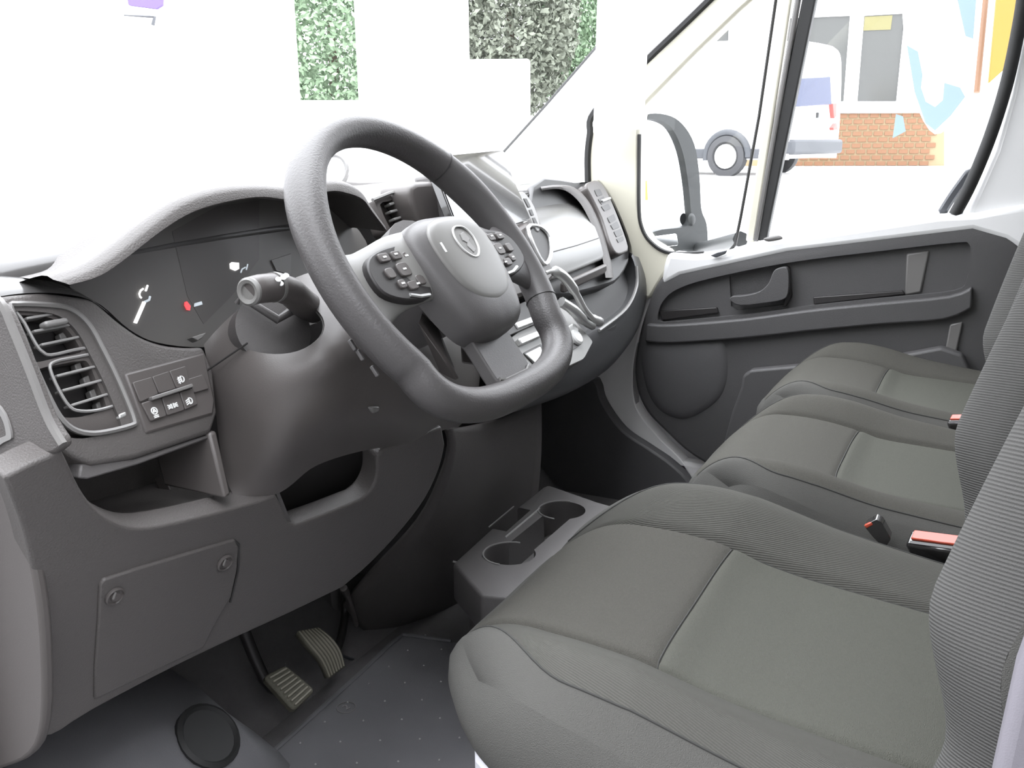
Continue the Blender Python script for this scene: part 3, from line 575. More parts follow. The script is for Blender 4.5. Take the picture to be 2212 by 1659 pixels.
# ================================================================== STEERING COLUMN AND WHEEL
col = thing('steering_column', 'grey plastic steering column shroud with a left-hand control stalk', 'steering column', (-.46, .15, .55))
shr = [[(440, 744, .205), (464, 830, .195), (474, 900, .19), (488, 1010, .175), (508, 1082, .16)],
       [(520, 672, .185), (545, 790, .135), (560, 900, .12), (585, 990, .115), (602, 1058, .135)],
       [(600, 625, .165), (640, 770, .09), (645, 850, .08), (660, 930, .085), (680, 1000, .12)],
       [(690, 590, .14), (740, 740, .055), (750, 830, .055), (768, 905, .07), (795, 965, .11)],
       [(800, 590, .13), (860, 720, .05), (870, 820, .05), (880, 900, .065), (890, 955, .10)],
       [(920, 610, .15), (960, 720, .085), (960, 820, .08), (960, 890, .09), (955, 925, .11)],
       [(1000, 640, .22), (1030, 740, .19), (1030, 830, .17), (1010, 890, .16), (985, 920, .16)]]
shroud = loft('shroud', [[Yp(*p) for p in r] for r in shr], 'plastic_smooth', col, 6, 6, thick=.004, off=1)
# round opening for the stalk
sc0 = Yp(612, 690, .115); sax = (V((-.35, -.75, .45))).normalized()
from mathutils.bvhtree import BVHTree
_bv = BVHTree.FromPolygons([v.co + wloc(col) for v in shroud.data.vertices], [list(p.vertices) for p in shroud.data.polygons])
_su = sax.cross(V((1, 0, 0))).normalized(); _sv = sax.cross(_su); lip = []
for k in range(40):
    q = sc0 + (_su * math.cos(k * math.pi / 20) + _sv * math.sin(k * math.pi / 20)) * .0415
    h = _bv.ray_cast(q + sax * .15, -sax)
    if h[0] is not None: lip.append(h[0] + sax * .0005)
cyl = lathe('cutter', sc0 - sax * .10, sax, [(.040, 0), (.040, .2)], 'plastic_black', None, seg=40)
cut(shroud, cyl)
lathe('stalk_socket', sc0 - sax * .085, sax, [(.0425, .055), (.0425, .0), (.001, .0)], 'plastic_dark', col, seg=32)
tube('socket_lip', lip, .0020, 'hub_trim', col, seg=6, closed=True)
tube('shroud_seam', [Yp(a, b, y - .004) for a, b, y in ((448, 800, .195), (500, 765, .165), (535, 741, .148))], .0011, 'plastic_black', col, seg=5)
st = tube('stalk', [Yp(676, 668, .13), Yp(655, 655, .112), Yp(628, 630, .098), Yp(600, 620, .096), Yp(560, 624, .094), Yp(544, 628, .093), Yp(538, 629.5, .093)], [.016, .016, .0155, .015, .0145, .0142, .012], 'plastic_smooth', col, seg=20)
tip = Yp(538, 630, .093); tdir = (Yp(538, 629.5, .093) - Yp(600, 620, .096)).normalized()
lathe('stalk_knob', tip - tdir * .002, tdir, [(.0142, 0), (.0142, .003), (.012, .005), (.0085, .004), (.008, .002), (.001, .002)], 'hub_trim', st, seg=24)
a0, a1 = Yp(596, 620, .096), Yp(590, 620.8, .0957)
tube('stalk_ring', [a0, a1], .0158, 'hub_trim', st, seg=20)
for c_ in ((601, 604), (612, 600), (606, 613), (618, 596)):
    lathe('stalk_icon', Yp(*c_, .082), V((-.4, -.6, .7)), [(.0032, 0), (.0032, .001), (.001, .001)], 'icon_white', st, seg=8)
tube('second_stalk', [Yp(640, 665, .125), Yp(600, 690, .13), Yp(520, 640, .16), Yp(512, 655, .165)], [.006, .005, .004, .003], 'plastic_dark', col, seg=8)
dome('key_slot', cr([Yp(*p) for p in ((795, 880, .055), (806, 876, .054), (818, 878, .054), (816, 888, .055), (804, 892, .056))], 4), (-.3, -.9, 0), .004, 'trim_line', col, rings=3)

WC = V((-.46, 0, .80)); WN = V((0, -.806, .592)).normalized(); WU = V((0, .592, .806)).normalized(); WX = V((1, 0, 0))
def wp(a, b, o=0): return WC + WX * a + WU * b + WN * o
wheel = thing('steering_wheel', 'black flat-bottomed steering wheel with a padded hub and thumb buttons', 'steering wheel', WC)
Rw, fb = .186, -.166
def rimpt(t):
    a, b = Rw * math.sin(t), Rw * math.cos(t)
    if b < -.10:        # blend into the flat bottom
        k = (-.10 - b) / (Rw - .10); b = -.10 + (fb + .10) * (1 - (1 - k) ** 1.6)
        a *= 1 + .10 * math.sin(min(1, k * 1.0) * math.pi) ** 1
    return a, b
NR = 120; rows = []
for i in range(NR + 1):
    t = 2 * math.pi * i / NR; a, b = rimpt(t); a2, b2 = rimpt(t + .01); a3, b3 = rimpt(t - .01)
    tg = (wp(a2, b2) - wp(a3, b3)).normalized(); rad = tg.cross(WN).normalized()
    grip = .0185 + .0022 * math.exp(-((math.cos(t) - .55) / .25) ** 2)
    rows.append([wp(a, b) + rad * math.cos(2 * math.pi * k / 20) * grip + WN * math.sin(2 * math.pi * k / 20) * grip * 1.08 for k in range(20)])
# the rim is four sections joined at thin seams
def rimpart(name, i0, i1, m):
    return grid(name, [rows[i % NR] for i in range(i0, i1 + 1)], m, wheel, closed_u=True, caps=True)
rimpart('rim_upper', -15, 15, 'rim_leather'); rimpart('rim_grip', 15, 38, 'hub_plastic'); rimpart('rim_lower', 38, 105, 'rim_leather')
for i in (15, 38):
    r_ = rows[i % NR]; c_ = sum(r_, V((0, 0, 0))) / 20
    tube('rim_seam', [c_ + (p - c_) * 1.004 for p in r_], .0009, 'plastic_black', wheel, seg=5, closed=True)
def wout(pts, o=0, n=4): return [wp(a, b, o) for a, b in cr2(pts, n)]
# spokes
for s in (-1, 1):
    rowsS = []
    for a, bt, bb, o in ((.05, .044, -.040, .012), (.09, .042, -.040, .010), (.125, .036, -.042, .004), (.152, .034, -.052, .000), (.180, .046, -.070, -.002)):
        m_ = (bt + bb) / 2; h_ = (bt - bb) / 2
        rowsS.append([wp(s * a, m_ + h_ * math.cos(q), o + .013 * math.sin(q)) for q in [2 * math.pi * k / 16 for k in range(16)]])
    loft('spoke', rowsS, 'hub_plastic' if s > 0 else 'hub_trim', wheel, 2, 4, closed_u=True, caps=True)
    po = [(s * .072, .022), (s * .10, .026), (s * .140, .020), (s * .158, .004), (s * .156, -.022), (s * .125, -.036), (s * .085, -.038), (s * .074, -.020)]
    pad = slab('button_pad', wout(po, .020 if s < 0 else .019), WN * -.012, 'plastic_black', wheel, bevel=.002)
    for (a, b, w_, h_) in ((.085, .010, .008, .006), (.103, .014, .008, .005), (.125, .014, .009, .005), (.105, -.003, .010, .008), (.130, -.004, .007, .006), (.088, -.018, .007, .006), (.106, -.022, .008, .005), (.122, -.018, .006, .005)):
        kb = slab('button', rounded([wp(s * a - w_, b - h_, .0225), wp(s * a + w_, b - h_, .0225), wp(s * a + w_, b + h_, .0225), wp(s * a - w_, b + h_, .0225)], .3, 2), WN * -.006, 'plastic_smooth', pad, bevel=.001)
    for (a, b) in ((.088, .011), (.104, .015), (.125, .014), (.105, -.003), (.122, -.018), (.098, -.022)):
        obox('button_mark', wp(s * a, b, .0229), (WX, WU, WN), (.0028, .0010, .0003), 'icon_white', pad)
    tube('pad_trim', [wp(s * a, b, .021) for a, b in ((.120, -.031), (.104, -.0355), (.088, -.0365))], .002, 'silver', wheel, seg=6)
# lower spoke: forked plate
fork = [(-.044, -.055), (.044, -.055), (.041, -.100), (.041, -.140), (.036, -.152), (0, -.155), (-.036, -.152), (-.041, -.140), (-.041, -.100)]
fk = slab('lower_spoke', wout(fork, .006), WN * -.016, 'hub_plastic', wheel, bevel=.006, seg=3)
tube('spoke_lip', [wp(a, b, .007) for a, b in ((-.036, -.146), (-.026, -.150), (.026, -.150), (.036, -.146))], .0022, 'hub_trim', fk, seg=6)
lathe('hub_boss', wp(0, 0, -.01), WN * -1, [(.070, 0), (.068, .03), (.060, .075), (.001, .075)], 'plastic_dark', wheel)
for s in (-1, 1):
    slab('boss_cover', [wp(s * a, b, o) for a, b, o in ((.04, -.03, -.02), (.075, -.05, -.02), (.062, -.10, -.025), (.04, -.12, -.04), (.03, -.10, -.06))], WX * (-.01 * s), 'plastic_smooth', wheel, bevel=.003)
# airbag cover
air = [(0, .050), (.040, .048), (.068, .036), (.079, .010), (.077, -.025), (.068, -.062), (.052, -.090), (.025, -.101), (0, -.103), (-.025, -.101), (-.052, -.090), (-.068, -.062), (-.077, -.025), (-.079, .010), (-.068, .036), (-.040, .048)]
dome('airbag_cover', wout(air, .014, 5), WN, .028, 'hub_plastic', wheel, rings=9, power=3.2, skirt=.02)
face_ = [(0, .040), (.035, .037), (.055, .022), (.060, -.005), (.052, -.040), (.032, -.062), (0, -.070), (-.032, -.062), (-.052, -.040), (-.060, -.005), (-.055, .022), (-.035, .037)]
dome('airbag_panel', wout(face_, .0385, 5), WN, .006, 'hub_trim', wheel, rings=6, power=2.4, skirt=.003)
e_ = wout([(0, .024), (.012, .021), (.019, .010), (.017, -.004), (.009, -.013), (0, -.016), (-.009, -.013), (-.017, -.004), (-.019, .010), (-.012, .021)], .0435, 4)
em = slab('emblem', e_, WN * -.004, 'gloss_black', wheel, bevel=.001)
tube('emblem_ring', [p + WN * .001 for p in e_], .0014, 'silver', em, seg=6, closed=True)
slab('emblem_figure', [wp(a, b, .0452) for a, b in ((-.004, .014), (.005, .016), (.009, .006), (.004, .004), (.007, -.008), (.000, -.011), (-.005, -.002), (-.001, .002), (-.007, .006))], WN * -.002, 'vent_metal', em, bevel=.0004)
for b_ in (-.033, -.030):
    obox('horn_mark', wp(-.045 + b_ * .1, .006 + (b_ + .03) * 2, .0425), (WX, WU, WN), (.0016, .003, .0006), 'icon_white', wheel)
for (a, b) in ((-.188, -.05), (-.186, -.062), (-.180, -.082)):
    obox('paddle_mark', wp(a, b, -.022), (WX, WU, WN), (.002, .006, .002), 'hub_plastic', wheel, bevel=.001)

# ================================================================== PEDALS, MAT, CUP HOLDER
bp = thing('brake_pedal', 'worn ribbed rubber brake pedal, the wider and lower of the two pedals', 'pedal', (-.38, .34, .06))
def pedal(root, px, zc, nrm, nrib, along, armtop):
    nrm = V(nrm).normalized(); pl = (Zp(*px[0], zc), nrm)
    q = [Pp(a, b, pl) for a, b in px]
    pad = slab('pad', rounded(q, .18, 4), nrm * -.014, 'pedal_rubber', root, bevel=.004)
    a, b, c, d = q      # a-b one end, d-c the other end
    for i in range(nrib):
        t = (i + .9) / (nrib + .6)
        if along: p0, p1 = a.lerp(b, t).lerp(d.lerp(c, t), .07), a.lerp(b, t).lerp(d.lerp(c, t), .93)
        else: p0, p1 = a.lerp(d, t).lerp(b.lerp(c, t), .14), a.lerp(d, t).lerp(b.lerp(c, t), .88)
        bar('rib', p0 + nrm * .001, p1 + nrm * .001, .0034, .005, nrm, 'pedal_edge', pad, bevel=.001)
    m_ = sum(q, V((0, 0, 0))) / 4
    tube('arm', cr([m_ - nrm * .012, m_ - nrm * .05 + V((0, .03, .03)), m_ + V((.0, .12, .16)), m_ + V(armtop)], 4, False), .010, 'plastic_black', root, seg=8)
pedal(bp, [(568, 1462), (618, 1436), (682, 1490), (635, 1536)], .115, (-.15, -.62, .78), 8, False, (.0, .13, .20))
ap = thing('accelerator_pedal', 'narrow accelerator pedal with worn lengthwise ribs beside the brake pedal', 'pedal', (-.28, .38, .05))
nn = V((-.1, -.7, .7)).normalized()
apx = [[(640, 1368), (686, 1360)], [(664, 1398), (712, 1380)], [(690, 1430), (732, 1408)], [(706, 1466), (741, 1440)]]
aps = [[Yp(a, b, y) for a, b in r] for r, y in zip(apx, (.40, .375, .36, .352))]
loft('pad', [[r[0], r[0].lerp(r[1], .5), r[1]] for r in aps], 'pedal_rubber', ap, 2, 3, thick=.010, off=0)
for k in range(7):
    t = .06 + k * .148
    tube('rib', [p + nn * .0055 for p in cr([r[0].lerp(r[1], t) for r in aps], 3, False)], .0017, 'pedal_edge', ap, seg=5)
tube('arm', cr([Yp(700, 1430, .375), Yp(730, 1400, .42), Yp(745, 1330, .46), Yp(744, 1276, .46)], 4, False), .008, 'plastic_black', ap, seg=8)
tube('pedal_bracket', cr([Yp(742, 1270, .40), Yp(752, 1290, .41), Yp(762, 1320, .42), Yp(770, 1352, .43)], 4, False), [.007] * 4 + [.005] * 8 + [.003], 'plastic_smooth', ap, seg=8)
tube('cable', cr([Yp(718, 1400, .41), Yp(742, 1418, .42), Yp(770, 1426, .43), Yp(800, 1432, .44)], 4, False), .003, 'bumper_grey', ap, seg=6)
slab('pedal_box', [Yp(a, b, .50) for a, b in ((720, 1250), (840, 1240), (850, 1390), (780, 1440), (730, 1400))], (0, .05, 0), 'plastic_dark', ap, bevel=.01)
# rubber mat
mt = thing('floor_mat', 'dark ribbed-edge rubber floor mat with small raised studs in the driver footwell', 'floor mat', (-.2, .2, 0))
mo = [Zp(a, b, .014) for a, b in ((500, 1706), (785, 1449), (842, 1394), (870, 1372), (975, 1386))] + [V((.12, .05, .014)), V((.02, -.15, .014)), V((-.85, -.15, .014)), V((-.85, .30, .014))]
slab('mat_sheet', mo, (0, 0, -.013), 'rubber', mt, bevel=.004)
tube('mat_edge', [p + V((0, 0, .001)) for p in mo[:5]], .004, 'rubber', mt, seg=6)
vs, fs = [], []
for i in range(14):
    for j in range(9):
        p = V((-.62 + i * .062 + (j % 2) * .031, -.10 + j * .055, .015))
        if p.y > .36 or p.x > .02: continue
        k = len(vs); r_ = .0020
        for a in range(6): vs.append(p + V((r_ * math.cos(a * 1.047), r_ * math.sin(a * 1.047), 0)))
        for a in range(6): vs.append(p + V((r_ * .5 * math.cos(a * 1.047), r_ * .5 * math.sin(a * 1.047), .0016)))
        fs.append([k + 6 + a for a in range(6)]); fs += [[k + a, k + (a + 1) % 6, k + 6 + (a + 1) % 6, k + 6 + a] for a in range(6)]
nb = obj('stud', vs, fs, 'rubber_nub', mt); nb['kind'] = 'stuff'
mk = Zp(748, 1528, .0155)
tube('size_mark', [mk + V((.016 * math.cos(t), .016 * math.sin(t), 0)) for t in [i * math.pi / 10 for i in range(20)]], .0008, 'trim_line', mt, seg=5, closed=True)
fc = bpy.data.curves.new('digit', 'FONT'); fc.body = '2'; fc.size = .02; fc.extrude = .0006; fc.align_x = 'CENTER'; fc.align_y = 'CENTER'
fo_ = bpy.data.objects.new('digit_tmp', fc); COL.objects.link(fo_); bpy.context.view_layer.update()
dm = bpy.data.meshes.new_from_object(fo_.evaluated_get(bpy.context.evaluated_depsgraph_get())); bpy.data.objects.remove(fo_, do_unlink=True)
dg_ = bpy.data.objects.new('digit', dm); COL.objects.link(dg_); dm.materials.append(M['vent_metal']); dg_.parent = mt; dg_.location = mk - wloc(mt); dg_.rotation_euler = (0, 0, math.radians(-20))

cup = thing('cup_holder_console', 'black floor console with two round cup holders and a small slot', 'cup holder', (.08, .1, 0))
zt = .25
co = [Zp(a, b, zt) for a, b in ((978, 1216), (1000, 1196), (1060, 1142), (1172, 1052), (1184, 1047), (1200, 1052), (1292, 1084))] + [V((.23, .04, zt)), V((.05, .0, zt)), V((-.19, .04, zt)), V((-.205, .10, zt))]
top_ = slab('tray_top', co, (0, 0, -.070), 'plastic_dark', cup, bevel=.006, seg=3)
c1, c2 = Zp(1215, 1102, zt), Zp(1102, 1196, zt)
cuts = [lathe('cutter', (c.x, c.y, zt - .066), (0, 0, 1), [(.041, 0), (.046, .1)], 'plastic_black', None, seg=40) for c in (c1, c2)]
dv = (c2 - c1).normalized(); pv_ = V((-dv.y, dv.x, 0))
pv_ = pv_ if pv_.y > 0 else -pv_
cuts.append(slab('cutter', [V((p.x, p.y, zt + .02)) for p in (c1 + pv_ * .022, c2 + pv_ * .022, c2 - pv_ * .03, c1 - pv_ * .03)], (0, 0, -.08), 'plastic_black', None, smooth=False))
cuts.append(slab('cutter', [Zp(a, b, zt) + V((0, 0, .02)) for a, b in ((1056, 1140), (1112, 1094), (1146, 1102), (1094, 1148))], (0, 0, -.06), 'plastic_black', None, smooth=False))
cut(top_, *cuts)
for c in (c1, c2):
    tube('cup_rim', [V((c.x + .047 * math.cos(t), c.y + .047 * math.sin(t), zt + .0005)) for t in [math.radians(a) for a in range(5, 186, 12)]], .0014, 'vent_metal', cup, seg=6)
bar('slot_edge', Zp(1056, 1139, zt + .001), Zp(1110, 1094, zt + .001), .002, .002, (0, 0, 1), 'vent_metal', cup)
bar('channel_edge', Zp(1092, 1160, zt + .001), Zp(1166, 1098, zt + .001), .0024, .002, (0, 0, 1), 'silver', cup)
tube('tray_lip', cr([Zp(978, 1213, .248), Zp(1010, 1220, .24), Zp(1060, 1228, .24)], 4, False), .002, 'trim_line', cup, seg=6)
box('pedestal', (-.12, .06, 0), (.24, .18, .18), 'plastic_dark', cup, bevel=.02)

# ================================================================== SEATS
def sm(x): x = max(0, min(1, x)); return x * x * (3 - 2 * x)
def seat_fn(xc, hw, yb, yf, z0, sb, ty, bol, tilt=.012):
    def fn(s, t):
        k = max(0, (t - .62) / .38)
        x = xc + hw * s * (1 - .19 * k ** 3)
        fr = yf - .085 * abs(s) ** 3.2
        y = yb + (fr - yb) * t
        a = abs(s)
        if a < sb: b = -.006 * math.cos(a / sb * math.pi / 2) + .004
        else:
            q = (a - sb) / (1 - sb); b = bol * math.sin(min(1, q * 1.5) * math.pi / 2) - (.045 * ((q - .45) / .55) ** 2 * (1 - .6 * k) if q > .45 else 0)
        b *= 1 if a < sb else (1 - .25 * sm((t - .7) / .3)) * (.45 + .55 * sm(t / .6) if b > 0 else 1)
        z = z0 + b + .016 * sm((t - .35) / .4) - .055 * (1 - .45 * a * a) * max(0, (t - .80) / .20) ** 2.2
        z -= tilt * max(0, 1 - t / .6)
        z -= .006 * math.exp(-((a - sb) * hw / .005) ** 2)
        z -= .0025 * math.exp(-((t - ty) * (yf - yb) / .004) ** 2) if a < sb else 0
        if a < sb and t < ty: z -= .004 * sm((ty - t) / .08)
        return V((x, y, z))
    return fn
def cushion(root, fn, sb, ty, zlow, inset_=.0, mats=('fabric', 'fabric_thigh', 'fabric_rib', 'fabric_rib', 'fabric_plain'), so=.90):
    def patch(name, s0, s1, t0, t1, m, ns, ntt):
        return grid(name, [[fn(s0 + (s1 - s0) * i / ns, t0 + (t1 - t0) * j / ntt) for i in range(ns + 1)] for j in range(ntt + 1)], m, root, ang=75)
    patch('seat_insert', -sb, sb, 0, ty, mats[0], 70, 60)
    patch('thigh_panel', -sb, sb, ty, 1, mats[1], 70, 60)
    def sot(t): return sb + (so - sb) * (1 - .82 * sm((t - .72) / .28) ** 1.3)
    def vpatch(name, f0, f1, m, ns, ntt):
        return grid(name, [[fn(f0(j / ntt) + (f1(j / ntt) - f0(j / ntt)) * i / ns, j / ntt) for i in range(ns + 1)] for j in range(ntt + 1)], m, root, ang=75)
    for s_ in (-1, 1):
        vpatch('bolster', lambda t: s_ * sb, lambda t: s_ * sot(t), mats[2], 28, 110)
        vpatch('side_roll', lambda t: s_ * sot(t), lambda t: s_ * 1.0, mats[4], 20, 90)
        tube('seam', [fn(s_ * sb, j / 40) + V((0, 0, .0008)) for j in range(41)], .0011, 'seam', root, seg=5)
        tube('seam', [fn(s_ * sot(j / 50), j / 50) + V((0, 0, .0002)) for j in range(51)], .0012, 'seam', root, seg=5)
    tube('seam', [fn(-sb + 2 * sb * i / 30, ty) + V((0, 0, .0008)) for i in range(31)], .0011, 'seam', root, seg=5)
    edge = [(-1, j / 60) for j in range(61)] + [(-1 + 2 * i / 80, 1) for i in range(1, 80)] + [(1, 1 - j / 60) for j in range(61)]
    cen = fn(0, .45); rows = []
    top = [fn(s, t) for s, t in edge]
    for f_, outw in ((0, 0), (.10, .006), (.28, .013), (.55, .015), (.80, .010), (1.0, -.002), (1.08, -.03)):
        r = []
        for p in top:
            d = V((p.x - cen.x, p.y - cen.y, 0)).normalized()
            r.append(V((p.x, p.y, 0)) + d * outw + V((0, 0, p.z + (zlow - p.z) * f_)))
        rows.append(r)
    grid('side_panel', rows, 'fabric_plain', root, ang=80)
def backrest(root, xc, hw, y0, z0, H, lean, thick, bol, m_c, m_b, sb=.6):
    up = V((0, -math.sin(lean), math.cos(lean))); nf = V((0, math.cos(lean), math.sin(lean)))
    def fn(s, h):
        a = abs(s); q = max(0, (a - sb) / (1 - sb))
        d = bol * math.sin(min(1, q * 1.8) * math.pi / 2) - (.05 * ((q - .5) / .5) ** 2 if q > .5 else 0)
        d += .012 * math.sin(h * math.pi) - .006 * math.exp(-((a - sb) * hw / .005) ** 2) - .05 * sm((.32 - h) / .2) - .06 * max(0, (h - .92) / .08) ** 2
        w = hw * (1 - .10 * sm((h - .75) / .25) - .03 * (1 - sm(h / .3)))
        return V((xc + w * s, y0, z0)) + up * (H * h) + nf * d
    def patch(name, s0, s1, m, ns):
        grid(name, [[fn(s0 + (s1 - s0) * i / ns, j / 50) for i in range(ns + 1)] for j in range(51)], m, root, ang=75)
    patch('back_panel', -sb, sb, m_c, 40); patch('back_bolster', -1, -sb, m_b, 26); patch('back_bolster', sb, 1, m_b, 26)
    edge = [(-1, j / 40) for j in range(41)] + [(-1 + 2 * i / 30, 1) for i in range(1, 30)] + [(1, 1 - j / 40) for j in range(41)] + [(1 - 2 * i / 30, 0) for i in range(1, 30)]
    cen = fn(0, .5); rows = []
    for dp, ow in ((0, 0), (.012, .008), (.05, .014), (.09, .012), (thick, -.01)):
        rows.append([fn(s, h) - nf * dp + (fn(s, h) - cen - nf * (fn(s, h) - cen).dot(nf)).normalized() * ow for s, h in edge])
    grid('back_shell', rows, 'fabric_plain', root, closed_u=True, caps=False, ang=80)
    grid('back_cover', [[fn(-1 + 2 * i / 10, j / 10) - nf * thick for i in range(11)] for j in range(11)], 'plastic_dark', root)
    top = fn(0, 1) - nf * .05
    hr = [top + up * k for k in (.0, .08)]
    for s in (-.07, .07): tube('headrest_post', [top + V((s, 0, 0)) - up * .02, top + V((s, 0, 0)) + up * .09], .006, 'silver', root, seg=8)
    o = []
    for k, (w, d) in enumerate(((.11, .03), (.13, .045), (.135, .05), (.13, .048), (.11, .035))):
        o.append([top + up * (.06 + k * .045) + V((w * math.cos(q), 0, 0)) + nf * d * math.sin(q) for q in [2 * math.pi * i / 20 for i in range(20)]])
    loft('headrest', o, m_b, root, 1, 3, closed_u=True, caps=True)
ds = thing('driver_seat', 'dark grey fabric driver seat with ribbed bolsters, nearest to the camera', 'seat', (-.46, -.35, 0))
cushion(ds, seat_fn(-.462, .285, -.60, -.085, .450, .52, .565, .038, .030), .52, .565, .372)
backrest(ds, -.462, .275, -.537, .42, .62, math.radians(17), .13, .047, 'fabric', 'fabric_rib_back')
base = slab('seat_base', rounded([V((-.725, -.55, 0)), V((-.725, -.165, 0)), V((-.22, -.165, 0)), V((-.22, -.55, 0))], .12, 4), (0, 0, .392), 'base_grey', ds, bevel=.012)
tube('base_rim', [V((-.722, -.50, .366)), V((-.722, -.24, .366)), V((-.708, -.195, .366)), V((-.66, -.170, .366)), V((-.25, -.160, .366))], .012, 'base_grey', ds, seg=8)
slab('side_cover', [V((-.775, y, z)) for y, z in ((-.585, .50), (-.592, .62), (-.605, .70), (-.66, .72), (-.75, .62), (-.75, .40), (-.62, .38), (-.585, .42))], (.03, 0, 0), 'side_grey', ds, bevel=.008, seg=3)
pb_ = thing('passenger_bench', 'dark grey fabric double passenger bench beside the far door', 'bench seat', (.36, -.35, 0))
for xc in (.115, .612):
    cushion(pb_, seat_fn(xc, .247, -.60, -.165, .452, .56, .50, .030), .56, .50, .345, mats=('fabric', 'fabric_thigh', 'fabric_thigh', 'fabric_thigh', 'fabric_plain'))
    backrest(pb_, xc, .243, -.560 if xc < .3 else -.602, .43, .62, math.radians(14), .13, .040, 'fabric', 'fabric_rib_back')
slab('bench_base', rounded([V((-.10, -.55, 0)), V((-.10, -.24, 0)), V((.83, -.24, 0)), V((.83, -.55, 0))], .1, 4), (0, 0, .33), 'side_grey', pb_, bevel=.012)

# seat belt buckles
def buckle(c, up, w, h, label, ln=.07):
    up = V(up).normalized(); fx = V((.25, 1, 0)); fx = (fx - up * fx.dot(up)).normalized(); sx = up.cross(fx)
    b = thing('seat_belt_buckle', label, 'buckle', V(c) - up * ln, 'seat belt buckles')
    c = V(c)
    obox('housing', c - up * ln / 2, (fx, sx, up), (w, h, ln / 2), 'gloss_black', b, bevel=.004)
    obox('release_button', c + up * .0005 - sx * h * .25, (fx, sx, up), (w * .84, h * .55, .003), 'buckle_red', b, bevel=.0015)
    obox('slot', c + up * .0005 + sx * h * .62, (fx, sx, up), (w * .84, h * .16, .001), 'plastic_black', b)
    bar('stalk', c - up * ln, c - up * (ln + .10) + V((0, -.02, 0)), .03, .006, sx, 'plastic_black', b)
buckle(Xp(2022, 1168, -.165), (-.42, .30, .72), .036, .013, 'black belt buckle with a red button beside the driver seat, nearest the camera')
buckle(Xp(2082, 905, .335), (-.3, .3, .8), .026, .012, 'black belt buckle with a red button between the two bench seats')
lv = thing('seat_belt_tongue', 'small black belt latch poking up between the driver seat and the bench', 'belt latch', Xp(1890, 1150, -.17))
slab('cover', rounded([Xp(a, b, -.17) for a, b in ((1866, 1136), (1892, 1122), (1904, 1128), (1925, 1165), (1910, 1185), (1885, 1160))], .2, 3), (.02, 0, 0), 'gloss_black', lv, bevel=.003)
slab('edge', [Xp(a, b, -.171) for a, b in ((1866, 1136), (1882, 1128), (1886, 1134), (1872, 1142))], (.006, 0, 0), 'buckle_red', lv, bevel=.001)

# white sheet standing in for the overexposed band before the passenger pillar
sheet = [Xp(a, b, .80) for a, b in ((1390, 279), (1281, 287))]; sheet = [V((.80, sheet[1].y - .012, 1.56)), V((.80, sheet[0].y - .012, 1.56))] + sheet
pg = slab('overexposed_band', sheet, (.004, 0, 0), 'white_translucent', None, bevel=.001)
tag(pg, 'plain white sheet standing in for an overexposed band in front of the passenger-side front pillar', 'sheet')

# ================================================================== OUTSIDE
HV = V((ray(1750, 300).x, ray(1750, 300).y, 0)).normalized(); HR = V((HV.y, -HV.x, 0)); ZU = V((0, 0, 1))
def gz_(x): return min(.39, -.62 + max(0, x - 1.6) * .084)
gr = grid('ground', [[V((x, y, gz_(x))) for x in (1.25, 1.6, 6, 13.6, 14.2, 30)] for y in (-25, -8, -2, 2, 8, 25, 40)], 'ground_concrete', None, thick=.05); gr['kind'] = 'structure'
ag = grid('dim_bounce_ground', [[V((x, y, -.62)) for x in (-12, -3, 1.25)] for y in (-25, -8, -2, 2, 8, 25, 40)], 'dim_bounce_grey', None, thick=.05); ag['kind'] = 'structure'  # unseen ground, made dark to cut bounce light on the driver's side
# door mirror
mn = V((-.58, -.81, .06)).normalized(); MP = (Dp(1450, 390, 2.72), mn)
em_ = thing('door_mirror', 'black framed door mirror outside the passenger quarter window', 'mirror', Pp(1500, 545, MP))
mo_ = cr2([(1394, 250), (1440, 248), (1474, 268), (1500, 312), (1511, 380), (1515, 450), (1526, 482), (1529, 520), (1524, 545), (1440, 548), (1398, 522), (1380, 484), (1374, 400), (1378, 300)], 4)
mi_ = cr2([(1390, 258), (1424, 260), (1452, 278), (1474, 326), (1486, 390), (1492, 450), (1494, 478), (1478, 490), (1430, 496), (1392, 504), (1382, 478), (1377, 400), (1380, 320), (1384, 270)], 4)
ring('housing', [Pp(a, b, MP) for a, b in mo_], [Pp(a, b, MP) for a, b in mi_], mn * -.06, 'mirror_black', em_, bevel=.008)
slab('mirror_pane', [Pp(a, b, shift(MP, -.015)) for a, b in mi_], mn * -.006, 'mirror_glass', em_)
slab('lower_pane', rounded([Pp(a, b, shift(MP, .004)) for a, b in ((1402, 512), (1462, 504), (1466, 530), (1420, 536))], .2, 3), mn * -.004, 'mirror_glass', em_, bevel=.002)
slab('back_shell', [Pp(a, b, shift(MP, -.06)) for a, b in mo_], mn * -.05, 'seal', em_, bevel=.02)
slab('orange_reflection', [Pp(a, b, shift(MP, -.006)) for a, b in ((1386, 392), (1398, 390), (1400, 432), (1388, 434))], mn * -.006, 'amber', em_, bevel=.001)  # orange reflection in the mirror glass, put in as a coloured piece
dome('adjuster', [Pp(1494 + 8 * math.cos(t), 474 + 14 * math.sin(t), shift(MP, .004)) for t in [i * math.pi / 6 for i in range(12)]], mn, .008, 'mirror_black', em_, rings=3)
tube('mount', [Pp(1505, 540, shift(MP, -.03)), V((.97, .0, .70))], .02, 'mirror_black', em_, seg=8)
